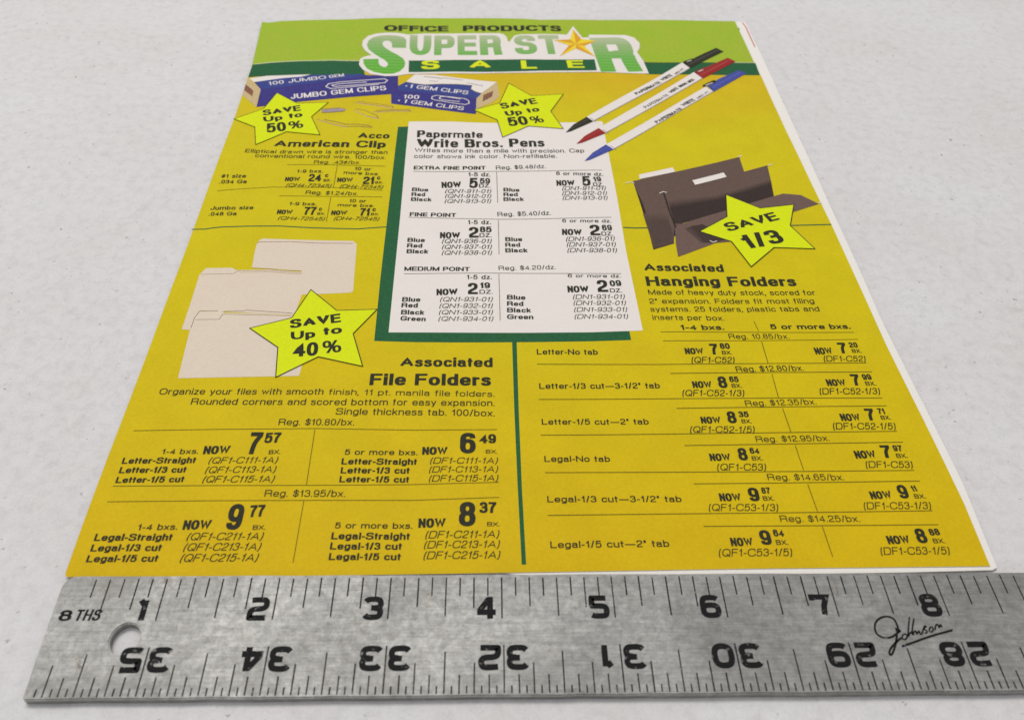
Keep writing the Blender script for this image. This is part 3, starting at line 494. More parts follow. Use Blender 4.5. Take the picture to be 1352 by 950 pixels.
    ('hang', 'folder_g1', 'p', [(5.993, 5.387), (6.035, 4.912), (6.04, 4.712), (6.316, 4.825), (6.333, 5.058), (6.31, 5.367)], 0),
    ('hang', 'folder_g2', 'p', [(5.999, 5.322), (6.045, 4.897), (6.042, 4.715), (6.315, 4.825), (6.327, 5.046), (6.308, 5.312)], 0),
    ('hang', 'paper', 'p', [(6.048, 6.365), (6.566, 6.566), (6.582, 6.453), (6.04, 6.254)], 0),
    ('hang', 'paper', 'p', [(6.799, 6.249), (7.294, 6.459), (7.316, 6.353), (6.823, 6.14)], 0),
    ('hang', 'paper', 's', [(5.828, 6.141), (5.903, 6.182), (5.951, 6.151)], 0.0129),
    ('hang', 'paper', 's', [(6.276, 5.914), (6.337, 5.959), (6.388, 5.939)], 0.0127),
    ('hang', 'paper', 's', [(7.579, 6.849), (7.653, 6.882)], 0.0133),
    ('hang', 'paper', 's', [(7.978, 6.632), (8.049, 6.654)], 0.0132),
    ('hang', 'paper', 's', [(6.804, 4.891), (6.843, 4.856), (6.899, 4.885)], 0.012),
    ('hang', 'paper', 's', [(8.478, 5.732), (8.538, 5.754)], 0.0127),
    ('file', 'manila', 'p', [(0.931, 4.282), (0.91, 4.537), (0.903, 4.737), (0.929, 4.837), (0.972, 4.857), (2.125, 4.815), (2.184, 4.756), (2.208, 4.301), (2.232, 3.871), (2.2, 3.838), (1.62, 3.804), (1.565, 4.166), (1.549, 4.241), (1.141, 4.274)], 0),
    ('file', 'manila', 'p', [(0.337, 3.185), (0.332, 3.642), (0.318, 4.139), (0.37, 4.264), (0.688, 4.276), (0.747, 4.232), (1.156, 4.253), (1.562, 4.214), (1.621, 3.797), (1.588, 3.442), (1.113, 3.464), (0.723, 3.487), (0.48, 3.5), (0.421, 3.36), (0.445, 3.179)], 0),
    ('file', 'manila', 'p', [(0.479, 2.436), (0.45, 2.888), (0.417, 3.422), (0.468, 3.494), (0.718, 3.49), (0.771, 3.463), (1.114, 3.457), (1.557, 3.436), (1.743, 3.413), (1.819, 2.9), (1.79, 2.475)], 0),
    ('file', 'line_brown', 's', [(0.91, 4.763), (0.938, 4.789), (1.329, 4.801), (1.662, 4.776), (2.136, 4.764)], 0.0093),
    ('file', 'line_brown', 's', [(0.33, 4.146), (0.733, 4.166), (0.764, 4.215), (1.148, 4.232), (1.561, 4.193)], 0.0056),
    ('file', 'line_brown', 's', [(0.932, 4.275), (1.142, 4.267), (1.282, 4.243), (1.55, 4.235)], 0.0056),
    ('file', 'line_brown', 's', [(0.436, 3.209), (0.438, 3.376), (0.47, 3.488), (0.682, 3.496)], 0.0073),
    ('file', 'line_brown', 's', [(0.456, 3.345), (0.73, 3.354), (0.75, 3.441), (0.99, 3.436), (1.547, 3.429)], 0.0053),
    ('file', 'line_brown', 's', [(0.755, 3.488), (0.988, 3.499), (1.007, 3.515), (1.409, 3.486), (1.562, 3.474)], 0.0064),
    ('file', 'clip_pale', 's', [(0.796, 4.188), (1.152, 4.208), (1.553, 4.173)], 0.0067),
]


def h_page(x, y):
    """Gentle waviness of the old paper, in inches."""
    a = max(0.0, min(1.0, (y - 1.0) / 9.0))
    left = max(0.0, 1.0 - x / 4.0)
    v = 0.010 * a * math.sin(2.1 * x + 0.4 * y) + 0.003 * a * math.sin(4.7 * x - 0.9 * y + 1.0)
    v += 0.006 * left * a * math.sin(3.1 * x + 1.3 * y)
    v += 0.004 * math.sin(1.3 * x + 2.2 * y)
    return v


T_RULER = 0.08
Z_COVER = 0.040

# ---------------------------------------------------------------- materials
def new_mat(name):
    m = bpy.data.materials.new(name)
    m.use_nodes = True
    nt = m.node_tree
    return m, nt, nt.nodes['Principled BSDF']

def node(nt, typ, **kw):
    n = nt.nodes.new(typ)
    for k_, v in kw.items():
        if k_.startswith('i_'):
            n.inputs[k_[2:].replace('_', ' ')].default_value = v
        else:
            setattr(n, k_, v)
    return n

def mixc(nt, fac, a, b, blend='MIX'):
    n = nt.nodes.new('ShaderNodeMix')
    n.data_type = 'RGBA'
    n.blend_type = blend
    for s_, v in ((0, fac), (6, a), (7, b)):
        if isinstance(v, bpy.types.NodeSocket):
            nt.links.new(v, n.inputs[s_])
        elif s_ == 0:
            n.inputs[0].default_value = v
        else:
            n.inputs[s_].default_value = (*v, 1)
    return n.outputs[2]

def ramp(nt, src, stops):
    r = nt.nodes.new('ShaderNodeValToRGB')
    el = r.color_ramp.elements
    while len(el) < len(stops):
        el.new(0.5)
    for e, (pos, col) in zip(el, stops):
        e.position = pos
        e.color = (col, col, col, 1) if isinstance(col, (int, float)) else (*col, 1)
    nt.links.new(src, r.inputs['Fac'])
    return r.outputs['Color']

def coords(nt, scale=1.0, stretch=(1, 1, 1)):
    g = nt.nodes.new('ShaderNodeNewGeometry')
    mp = nt.nodes.new('ShaderNodeMapping')
    mp.inputs['Scale'].default_value = [s_ / IN * scale for s_ in stretch]   # texture space in inches
    nt.links.new(g.outputs['Position'], mp.inputs['Vector'])
    return mp.outputs['Vector']

def noise(nt, vec, scale, detail=3, rough=0.55, dist=0.0):
    n = nt.nodes.new('ShaderNodeTexNoise')
    n.inputs['Scale'].default_value = scale
    n.inputs['Detail'].default_value = detail
    n.inputs['Roughness'].default_value = rough
    n.inputs['Distortion'].default_value = dist
    nt.links.new(vec, n.inputs['Vector'])
    return n.outputs['Fac']

MATS = {}
def print_mat(name, col, amp=0.10, rough=0.62, col2=None, spec=0.12):
    """Ink on coarse newsprint: fine grain plus soft blotches of the ink itself."""
    m, nt, b = new_mat(name)
    v = coords(nt)
    fine = noise(nt, v, 34, 2, 0.7)
    blot = noise(nt, v, 2.2, 4, 0.6)
    lo = tuple(max(0.0, c * (1 - 1.9 * amp)) for c in col)
    hi = tuple(min(1.0, c * (1 + 1.9 * amp)) for c in col)
    c1 = mixc(nt, ramp(nt, fine, [(0.28, 0.0), (0.72, 1.0)]), lo, hi)
    if col2:
        f2 = ramp(nt, blot, [(0.35, 0.0), (0.68, 1.0)])
        c1 = mixc(nt, f2, c1, mixc(nt, ramp(nt, fine, [(0.28, 0.0), (0.72, 1.0)]), tuple(c * (1 - amp) for c in col2), tuple(min(1, c * (1 + amp)) for c in col2)))
    nt.links.new(c1, b.inputs['Base Color'])
    b.inputs['Roughness'].default_value = rough
    b.inputs['Specular IOR Level'].default_value = spec
    bp = nt.nodes.new('ShaderNodeBump')
    bp.inputs['Strength'].default_value = 0.12
    bp.inputs['Distance'].default_value = 0.00006
    nt.links.new(noise(nt, v, 60, 3, 0.6), bp.inputs['Height'])
    cr = nt.nodes.new('ShaderNodeBump')          # soft cockling of the handled sheet, shared by everything printed on it
    cr.inputs['Strength'].default_value = 0.55
    cr.inputs['Distance'].default_value = 0.0006
    nt.links.new(noise(nt, v, 0.75, 2, 0.45, 0.6), cr.inputs['Height'])
    nt.links.new(cr.outputs['Normal'], bp.inputs['Normal'])
    nt.links.new(bp.outputs['Normal'], b.inputs['Normal'])
    MATS[name] = m
    return m, nt, b, v

print_mat('green_light', (0.31, 0.455, 0.026), 0.06, col2=(0.35, 0.44, 0.034))
print_mat('green_dark', (0.018, 0.105, 0.040), 0.10)
print_mat('paper', (0.765, 0.715, 0.67), 0.015, col2=(0.76, 0.70, 0.66))
print_mat('inner_paper', (0.80, 0.77, 0.71), 0.02)
print_mat('ink', (0.028, 0.028, 0.016), 0.15)
print_mat('ink_thin', (0.085, 0.075, 0.012), 0.2)
print_mat('neon', (0.65, 0.735, 0.004), 0.03)
print_mat('cream', (0.55, 0.42, 0.22), 0.08)
print_mat('brown', (0.22, 0.10, 0.06), 0.2)
print_mat('blue', (0.040, 0.058, 0.235), 0.12)
print_mat('blue_dark', (0.044, 0.037, 0.20), 0.14)
print_mat('blue_pen', (0.06, 0.075, 0.31), 0.1)
print_mat('red', (0.29, 0.022, 0.022), 0.12)
print_mat('edge_red', (0.55, 0.16, 0.13), 0.1)
print_mat('cap_black', (0.075, 0.072, 0.065), 0.15)
print_mat('cap_red', (0.42, 0.06, 0.05), 0.1)
print_mat('cap_blue', (0.10, 0.125, 0.40), 0.1)
print_mat('grey_lilac', (0.33, 0.27, 0.30), 0.12)
print_mat('clip_brown', (0.33, 0.19, 0.07), 0.12)
print_mat('clip_pale', (0.66, 0.50, 0.30), 0.1)
print_mat('folder_brown', (0.122, 0.079, 0.064), 0.06)
print_mat('folder_light', (0.148, 0.094, 0.078), 0.06)
print_mat('folder_dark', (0.030, 0.020, 0.018), 0.2)
for j in range(6):
    q_ = (j + 1) / 6
    print_mat('folder_g%d' % j, tuple(a * (1 - q_) + b_ * q_ for a, b_ in zip((0.122, 0.079, 0.064), (0.040, 0.026, 0.022))), 0.07)
print_mat('manila', (0.69, 0.60, 0.475), 0.025, col2=(0.69, 0.575, 0.475))
print_mat('line_brown', (0.27, 0.15, 0.09), 0.2)
print_mat('gold_a', (0.80, 0.62, 0.03), 0.05)
print_mat('gold_b', (0.68, 0.33, 0.02), 0.08)
print_mat('yellow_letter', (0.66, 0.72, 0.01), 0.04)

def yellow_cover():
    """The page colour drifts from orange-yellow under the header to lemon and back to orange at the foot."""
    m, nt, b, v = print_mat('yellow', (0.50, 0.42, 0.02), 0.06)
    nt.links.remove(b.inputs['Base Color'].links[0])
    sep = nt.nodes.new('ShaderNodeSeparateXYZ')
    nt.links.new(v, sep.inputs[0])
    wob = nt.nodes.new('ShaderNodeMath'); wob.operation = 'MULTIPLY_ADD'
    nt.links.new(noise(nt, v, 0.5, 3, 0.6), wob.inputs[0]); wob.inputs[1].default_value = 2.6
    nt.links.new(sep.outputs['Y'], wob.inputs[2])
    dv = nt.nodes.new('ShaderNodeMath'); dv.operation = 'DIVIDE'
    nt.links.new(wob.outputs[0], dv.inputs[0]); dv.inputs[1].default_value = 13.0
    base = ramp(nt, dv.outputs[0], [(0.06, (0.645, 0.425, 0.003)), (0.22, (0.635, 0.47, 0.003)), (0.42, (0.62, 0.505, 0.003)), (0.68, (0.61, 0.515, 0.005)), (0.80, (0.62, 0.445, 0.008)), (0.88, (0.64, 0.385, 0.011))])
    fine = ramp(nt, noise(nt, v, 30, 3, 0.7), [(0.25, 0.92), (0.75, 1.07)])
    c1 = mixc(nt, 1.0, base, fine, 'MULTIPLY')
    blot = ramp(nt, noise(nt, v, 1.6, 5, 0.62), [(0.3, 0.925), (0.7, 1.02)])
    c2 = mixc(nt, 1.0, c1, blot, 'MULTIPLY')
    nt.links.new(c2, b.inputs['Base Color'])
    return m
yellow_cover()

def logo_green():
    m, nt, b, v = print_mat('logo_green', (0.1, 0.4, 0.05), 0.05)
    nt.links.remove(b.inputs['Base Color'].links[0])
    sep = nt.nodes.new('ShaderNodeSeparateXYZ'); nt.links.new(v, sep.inputs[0])
    def mth(op, a, bb=None):
        n = nt.nodes.new('ShaderNodeMath'); n.operation = op
        nt.links.new(a, n.inputs[0])
        if bb is not None: n.inputs[1].default_value = bb
        return n.outputs[0]
    t = mth('MULTIPLY', mth('SUBTRACT', sep.outputs['Y'], LOGO_Y0), 1.0 / (LOGO_Y1 - LOGO_Y0))
    body = ramp(nt, t, [(0.0, (0.105, 0.40, 0.022)), (0.5, (0.135, 0.40, 0.06)), (0.85, (0.28, 0.42, 0.17)), (1.0, (0.40, 0.47, 0.27))])
    st = mth('FRACT', mth('MULTIPLY', t, 13.0))
    line = ramp(nt, st, [(0.0, 0.0), (0.86, 0.0), (0.93, 0.55), (1.0, 0.3)])
    nt.links.new(mixc(nt, line, body, (0.50, 0.60, 0.36)), b.inputs['Base Color'])
ys = [q[1] for s_ in SHAPES if s_[0] == 'logo' and s_[1] == 'logo_green' for q in s_[3]]
LOGO_Y0, LOGO_Y1 = min(ys), max(ys)
logo_green()

def table_mat():
    m, nt, b = new_mat('table_plastic')
    v = coords(nt)
    cloud = noise(nt, v, 0.45, 4, 0.6)
    mott = noise(nt, v, 7, 5, 0.72, 0.3)
    grain = noise(nt, v, 42, 2, 0.7)
    c = mixc(nt, ramp(nt, cloud, [(0.3, 0), (0.7, 1)]), (0.640, 0.622, 0.612), (0.672, 0.664, 0.668))
    c = mixc(nt, 1.0, c, ramp(nt, mott, [(0.28, 0.88), (0.52, 1.0), (0.75, 1.05)]), 'MULTIPLY')
    c = mixc(nt, 1.0, c, ramp(nt, grain, [(0.25, 0.94), (0.75, 1.06)]), 'MULTIPLY')
    # warm faint scuffs
    scuff = ramp(nt, noise(nt, v, 1.7, 6, 0.7, 1.5), [(0.57, 0.0), (0.74, 0.36)])
    c = mixc(nt, scuff, c, (0.47, 0.44, 0.40))
    # dark grit specks of three sizes
    for sc_, thr, dens, dark in ((5.5, 0.12, 0.50, 0.62), (10.0, 0.15, 0.55, 0.45), (2.3, 0.045, 0.40, 0.85)):
        vo = nt.nodes.new('ShaderNodeTexVoronoi'); vo.inputs['Scale'].default_value = sc_
        wv = nt.nodes.new('ShaderNodeVectorMath'); wv.operation = 'ADD'
        nz = nt.nodes.new('ShaderNodeTexNoise'); nz.inputs['Scale'].default_value = 22
        nt.links.new(v, nz.inputs['Vector'])
        sc2 = nt.nodes.new('ShaderNodeVectorMath'); sc2.operation = 'SCALE'; sc2.inputs['Scale'].default_value = 0.09
        nt.links.new(nz.outputs['Color'], sc2.inputs[0])
        nt.links.new(v, wv.inputs[0]); nt.links.new(sc2.outputs[0], wv.inputs[1])
        nt.links.new(wv.outputs[0], vo.inputs['Vector'])
        spot = ramp(nt, vo.outputs['Distance'], [(thr * 0.5, 1.0), (thr, 0.0)])
        sel = nt.nodes.new('ShaderNodeSeparateColor'); nt.links.new(vo.outputs['Color'], sel.inputs[0])
        keep = ramp(nt, sel.outputs[0], [(dens, 0.0), (min(1.0, dens + 0.35), dark)])
        f = mixc(nt, 1.0, spot, keep, 'MULTIPLY')
        c = mixc(nt, f, c, (0.16, 0.15, 0.15))
    # short scratches
    vs = coords(nt, 1.0, (0.6, 5.0, 1))
    vs2 = noise(nt, vs, 1.4, 6, 0.75, 2.2)
    scr = ramp(nt, vs2, [(0.493, 0.0), (0.5, 0.26), (0.507, 0.0)])
    c = mixc(nt, scr, c, (0.42, 0.40, 0.38))
    nt.links.new(c, b.inputs['Base Color'])
    b.inputs['Roughness'].default_value = 0.65
    b.inputs['Specular IOR Level'].default_value = 0.125
    bp = nt.nodes.new('ShaderNodeBump'); bp.inputs['Strength'].default_value = 0.25; bp.inputs['Distance'].default_value = 0.00012
    nt.links.new(noise(nt, v, 16, 4, 0.7), bp.inputs['Height'])
    nt.links.new(bp.outputs['Normal'], b.inputs['Normal'])
    return m

def metal_nodes(nt, b):
    v = coords(nt)
    vb = coords(nt, 1.0, (0.35, 6.0, 6.0))
    brush = noise(nt, vb, 9, 3, 0.6)
    mott = noise(nt, v, 11.0, 7, 0.8, 0.3)
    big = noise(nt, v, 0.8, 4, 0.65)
    c = mixc(nt, ramp(nt, mott, [(0.32, 0.0), (0.68, 1.0)]), (0.205, 0.202, 0.188), (0.38, 0.376, 0.358))
    c = mixc(nt, 1.0, c, ramp(nt, brush, [(0.3, 0.84), (0.7, 1.14)]), 'MULTIPLY')
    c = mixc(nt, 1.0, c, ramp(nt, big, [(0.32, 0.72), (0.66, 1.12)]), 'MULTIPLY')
    sy = nt.nodes.new('ShaderNodeSeparateXYZ'); nt.links.new(v, sy.inputs[0])
    ab = nt.nodes.new('ShaderNodeMath'); ab.operation = 'ADD'; nt.links.new(sy.outputs['Y'], ab.inputs[0]); ab.inputs[1].default_value = 0.517
    a2 = nt.nodes.new('ShaderNodeMath'); a2.operation = 'ABSOLUTE'; nt.links.new(ab.outputs[0], a2.inputs[0])
    a3 = nt.nodes.new('ShaderNodeMath'); a3.operation = 'MULTIPLY'; nt.links.new(a2.outputs[0], a3.inputs[0])
    nt.links.new(ramp(nt, noise(nt, v, 2.6, 5, 0.7), [(0.42, 0.0), (0.66, 1.0)]), a3.inputs[1])
    c = mixc(nt, ramp(nt, a3.outputs[0], [(0.10, 0.0), (0.45, 0.55)]), c, (0.20, 0.195, 0.175))
    grit = ramp(nt, noise(nt, v, 24, 4, 0.8), [(0.56, 0.0), (0.66, 0.65)])
    c = mixc(nt, grit, c, (0.17, 0.165, 0.15))
    rust = ramp(nt, noise(nt, v, 3.1, 7, 0.78, 0.8), [(0.60, 0.0), (0.69, 0.7)])
    c = mixc(nt, rust, c, (0.15, 0.105, 0.06))
    scr = ramp(nt, noise(nt, coords(nt, 1.0, (1.0, 2.4, 1)), 1.6, 5, 0.7, 2.5), [(0.493, 0.0), (0.5, 0.5), (0.507, 0.0)])
    c = mixc(nt, scr, c, (0.26, 0.25, 0.24))
    nt.links.new(c, b.inputs['Base Color'])
    b.inputs['Metallic'].default_value = 0.45
    nt.links.new(ramp(nt, mott, [(0.3, 0.58), (0.7, 0.48)]), b.inputs['Roughness'])
    bp = nt.nodes.new('ShaderNodeBump'); bp.inputs['Strength'].default_value = 0.35; bp.inputs['Distance'].default_value = 0.0001
    nt.links.new(mott, bp.inputs['Height'])
    nt.links.new(bp.outputs['Normal'], b.inputs['Normal'])
    return v, c

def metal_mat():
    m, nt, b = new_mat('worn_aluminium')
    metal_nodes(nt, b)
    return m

def ruler_ink():
    """Black stamped paint, chipped here and there so the bare metal shows."""
    m, nt, b = new_mat('chipped_black_paint')
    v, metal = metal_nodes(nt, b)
    chip = ramp(nt, noise(nt, v, 17, 4, 0.75), [(0.60, 0.0), (0.68, 0.8)])
    for l in list(b.inputs['Base Color'].links): nt.links.remove(l)
    c = mixc(nt, chip, (0.009, 0.009, 0.009), metal)
    nt.links.new(c, b.inputs['Base Color'])
    nt.links.new(chip, b.inputs['Metallic'])
    for l in list(b.inputs['Roughness'].links): nt.links.remove(l)
    b.inputs['Roughness'].default_value = 0.65
    b.inputs['Specular IOR Level'].default_value = 0.12
    MATS['ruler_ink'] = m
    return m

# ---------------------------------------------------------------- mesh helpers
def link(name, mesh, parent=None):
    o = bpy.data.objects.new(name, mesh)
    scene.collection.objects.link(o)
    if parent is not None:
        o.parent = parent
    return o

def cut_grid(bm, cell):
    xs = [v.co.x for v in bm.verts]; ys_ = [v.co.y for v in bm.verts]
    for axis, lo, hi in ((0, min(xs), max(xs)), (1, min(ys_), max(ys_))):
        i = math.floor(lo / cell) + 1
        while i * cell < hi - 1e-6:
            co = [0, 0, 0]; no = [0, 0, 0]
            co[axis] = i * cell; no[axis] = 1
            bmesh.ops.bisect_plane(bm, geom=bm.verts[:] + bm.edges[:] + bm.faces[:], dist=1e-5, plane_co=co, plane_no=no)
            i += 1

def tri_poly(bm, pts):
    vs = [bm.verts.new((x, y, 0)) for x, y in pts]
    for t_ in tessellate_polygon([[Vector((x, y, 0)) for x, y in pts]]):
        try:
            f = bm.faces.new([vs[i] for i in t_])
        except ValueError:
            continue
        if f.normal.z < 0 or (f.calc_area() > 0 and (f.normal_update() or f.normal.z < 0)):
            f.normal_flip()

def resample(pts, step, closed):
    out = []
    n = len(pts)
    for i in range(n if closed else n - 1):
        a, b_ = Vector(pts[i]), Vector(pts[(i + 1) % n])
        k_ = max(1, math.ceil((b_ - a).length / step))
        for j in range(k_):
            out.append(a + (b_ - a) * j / k_)
    if not closed:
        out.append(Vector(pts[-1]))
    return out

def ribbon(pts, w, closed=False, step=0.1):
    """Constant-width line as one strip with mitred corners; returns verts, faces (2D)."""
    P = resample(pts, step, closed)
    n = len(P)
    V, F = [], []
    for i in range(n):
        a = P[i - 1] if (i > 0 or closed) else None
        c = P[(i + 1) % n] if (i < n - 1 or closed) else None
        d1 = (P[i] - a).normalized() if a is not None else None
        d2 = (c - P[i]).normalized() if c is not None else None
        if d1 is None: d1 = d2
        if d2 is None: d2 = d1
        n1 = Vector((-d1.y, d1.x)); n2 = Vector((-d2.y, d2.x))
        m_ = n1 + n2
        if m_.length < 1e-6: m_ = n1
        m_.normalize()
        s_ = (w / 2) / max(0.35, m_.dot(n1))
        V.append(P[i] + m_ * s_); V.append(P[i] - m_ * s_)
    for i in range(n if closed else n - 1):
        j = (i + 1) % n
        F.append((2 * i, 2 * i + 1, 2 * j + 1, 2 * j))
    return V, F

# A grotesque stroke alphabet drawn for this page: "x,y" control points (smooth), "!" = sharp corner,
# strokes split by ";", "@" = closed.  Units: cap height 1, x-height .73.
FONT = {
 'A': (.86, 'c', '0,0 .43,1! .86,0;.17,.33! .69,.33!'),
 'B': (.74, 'c', '0,0! 0,1!;0,1! .40,1! .70,1 .70,.54 .42,.54! 0,.54!;.38,.54! .74,.54 .74,0 .40,0! 0,0!'),
 'C': (.80, 'c', '.79,.70 .79,1 0,1 0,0 .80,0 .80,.31'),
 'D': (.78, 'c', '0,0! 0,1!;0,1! .30,1! .78,1 .78,0 .30,0! 0,0!'),
 'E': (.66, 'c', '.66,1! 0,1! 0,0! .66,0!;0,.53! .61,.53!'),
 'F': (.62, 'c', '.62,1! 0,1! 0,0!;0,.52! .55,.52!'),
 'G': (.82, 'c', '.80,.71 .80,1 0,1 0,0 .82,0 .82,.44! .45,.44!'),
 'H': (.74, 'c', '0,0! 0,1!;.74,0! .74,1!;0,.52! .74,.52!'),
 'I': (.16, 'c', '.08,0! .08,1!'),
 'J': (.56, 'c', '.56,1! .56,0 0,0 0,.34'),
 'L': (.60, 'c', '0,1! 0,0! .60,0!'),
 'M': (.90, 'c', '0,0! 0,1!;0,1! .45,0!;.45,0! .90,1!;.90,1! .90,0!'),
 'N': (.76, 'c', '0,0! 0,1!;0,1! .76,0!;.76,0! .76,1!'),
 'O': (.84, 'c', '@0,1 .84,1 .84,0 0,0'),
 'P': (.70, 'c', '0,0! 0,1!;0,1! .36,1! .70,1 .70,.44 .36,.44! 0,.44!'),
 'Q': (.84, 'c', '@0,1 .84,1 .84,0 0,0;.48,.26! .84,-.03!'),
 'R': (.76, 'c', '0,0! 0,1!;0,1! .40,1! .72,1 .72,.48 .40,.48! 0,.48!;.36,.50 .70,.52 .70,.25 .74,0!'),
 'S': (.74, 'c', '.71,.73 .71,1 .02,1 .02,.56 .74,.52 .74,0 0,0 0,.29'),
 'T': (.70, 'c', '0,1! .70,1!;.35,1! .35,0!'),
 'U': (.74, 'c', '0,1! 0,0 .74,0 .74,1!'),
 'V': (.80, 'c', '0,1! .40,0! .80,1!'),
 'W': (1.16, 'c', '0,1! .29,0! .58,1! .87,0! 1.16,1!'),
 'X': (.76, 'c', '0,0! .76,1!;0,1! .76,0!'),
 'Z': (.68, 'c', '.03,1! .68,1! 0,0! .68,0!'),
 'a': (.56, 'x', '.03,.55 .03,.73 .50,.73 .50,.40 .50,.04 .56,.0!;.50,.43 0,.43 0,0 .50,0 .50,.30'),
 'b': (.56, 'x', '0,1! 0,0!;@0,.73 .56,.73 .56,0 0,0'),
 'c': (.53, 'x', '.52,.51 .52,.73 0,.73 0,0 .53,0 .53,.23'),
 'd': (.56, 'x', '.56,1! .56,0!;@0,.73 .56,.73 .56,0 0,0'),
 'e': (.56, 'x', '.02,.36! .56,.36! .56,.73 0,.73 0,0 .52,0 .55,.17'),
 'f': (.32, 'x', '.32,.98 .11,1.02 .11,.70 .11,0!;0,.71! .31,.71!'),
 'g': (.56, 'x', '@0,.73 .56,.73 .56,0 0,0;.56,.73! .56,-.22 .03,-.22 .02,-.12'),
 'h': (.54, 'x', '0,1! 0,0!;0,.42 0,.73 .54,.73 .54,.4 .54,0!'),
 'i': (.13, 'x', '.065,.73! .065,0!;.065,1! .065,.96!'),
 'j': (.18, 'x', '.10,.73! .10,-.22 -.02,-.22;.10,1! .10,.96!'),
 'k': (.52, 'x', '0,1! 0,0!;.48,.73! .02,.28!;.20,.42! .52,0!'),
 'l': (.13, 'x', '.065,1! .065,0!'),
 'm': (.88, 'x', '0,.73! 0,0!;0,.42 0,.73 .44,.73 .44,.4 .44,0!;.44,.42 .44,.73 .88,.73 .88,.4 .88,0!'),
 'n': (.54, 'x', '0,.73! 0,0!;0,.42 0,.73 .54,.73 .54,.4 .54,0!'),
 'o': (.58, 'x', '@0,.73 .58,.73 .58,0 0,0'),
 'p': (.56, 'x', '0,.73! 0,-.22!;@0,.73 .56,.73 .56,0 0,0'),
 'q': (.56, 'x', '.56,.73! .56,-.22!;@0,.73 .56,.73 .56,0 0,0'),
 'r': (.37, 'x', '0,.73! 0,0!;.0,.40 .02,.70 .37,.70!'),
 's': (.50, 'x', '.47,.545 .47,.73 .02,.73 .02,.42 .50,.38 .50,0 0,0 0,.195'),
 't': (.32, 'x', '.12,.92! .12,.30 .12,0 .32,.01;0,.71! .31,.71!'),
 'u': (.54, 'x', '.54,.73! .54,0!;0,.73! 0,.3 0,0 .54,0 .54,.32'),
 'v': (.52, 'x', '0,.73! .26,0! .52,.73!'),
 'w': (.78, 'x', '0,.73! .20,0! .39,.73! .58,0! .78,.73!'),
 'x': (.50, 'x', '0,0! .50,.73!;0,.73! .50,0!'),
 'y': (.52, 'x', '0,.73! .27,.04!;.52,.73! .24,-.10 .18,-.22 .03,-.21'),
 'z': (.48, 'x', '.02,.73! .48,.73! 0,0! .48,0!'),
 '0': (.56, 'c', '@0,1 .56,1 .56,0 0,0;'),
 '1': (.36, 'c', '.04,.76! .20,.80 .28,.98!;.28,1! .28,0!'),
 '2': (.56, 'c', '.02,.70 .02,1 .55,1 .55,.55 .30,.40 0,.22 .02,0! .56,0!'),
 '3': (.56, 'c', '.03,.74 .03,1 .53,1 .53,.53 .26,.53!;.30,.53 .56,.53 .56,0 0,0 0,.25'),
 '4': (.58, 'c', '.44,0! .44,1! 0,.26! .58,.26!'),
 '5': (.56, 'c', '.51,1! .07,1! .03,.50! .20,.67 .56,.67 .56,0 0,0 0,.20'),
 '6': (.56, 'c', '.54,.79 .52,1 0,1 0,.40;@0,.63 .56,.63 .56,0 0,0;'),
 '7': (.54, 'c', '0,1! .54,1! .54,.92! .22,.50 .17,0!'),
 '8': (.56, 'c', '@.03,1 .53,1 .53,.54 .03,.54;@0,.54 .56,.54 .56,0 0,0'),
 '9': (.56, 'c', '.02,.21 .04,0 .56,0 .56,.60;@0,1 .56,1 .56,.37 0,.37'),
 '.': (.13, 'c', '.065,.0! .065,.02!'), ',': (.13, 'c', '.065,.02! .02,-.16!'),
 '-': (.30, 'c', '0,.36! .30,.36!'), '—': (1.0, 'c', '0,.36! 1.0,.36!'),
 '/': (.34, 'c', '0,-.02! .34,1.02!'), '(': (.22, 'c', '.22,1.05 .0,.80 .0,.05 .22,-.20'), ')': (.22, 'c', '0,1.05 .22,.80 .22,.05 0,-.20'),
 '$': (.56, 'c', '.54,.68 .54,.95 .02,.95 .02,.55 .56,.50 .56,.05 0,.05 0,.34;.28,1.08! .28,-.08!'),
 '¢': (.53, 'c', '.53,.56 .53,.82 0,.82 0,.12 .53,.12 .53,.36;.38,.98! .16,-.05!'),
 '#': (.56, 'c', '.20,1! .10,0!;.46,1! .36,0!;0,.64! .56,.64!;0,.34! .56,.34!'),
 '%': (.90, 'c', '@0,1 .34,1 .34,.50 0,.50;@.56,.50 .90,.50 .90,0 .56,0;.68,1! .22,0!'),
 '"': (.26, 'c', '.04,1! .04,.72!;.22,1! .22,.72!'),
}
# style: stem weight, bar weight (cap heights), slant, letter gap
STYLE = {
 'r': (.130, .105, 0, .12), 'm': (.175, .130, 0, .11), 'b': (.245, .165, 0, .08), 'B': (.255, .172, 0, .085),
 'w': (.32, .195, 0, .07), 'k': (.33, .180, 0, .06), 'n': (.27, .185, 0, .09), 'i': (.120, .100, .24, .12), 'L': (.32, .21, 0, .10), 's': (.20, .17, .10, .10),
}
STEM_SHARE = {'W': .235, 'M': .26, 'w': .17, 'm': .19, '%': .16, '#': .2, '$': .26}     # widest stem per glyph width
_stroke_cache = {}
def glyph_strokes(ch):
    if ch not in _stroke_cache:
        w, kind, spec = FONT[ch]
        out = []
        for s_ in spec.split(';'):
            if not s_: continue
            closed = s_.startswith('@')
            pts = []
            for p_ in s_.lstrip('@').split():
                sharp = p_.endswith('!')
                x, y = p_.rstrip('!').split(',')
                pts.append((float(x), float(y), sharp))
            out.append((closed, pts))
        _stroke_cache[ch] = (w, kind, out)
    return _stroke_cache[ch]

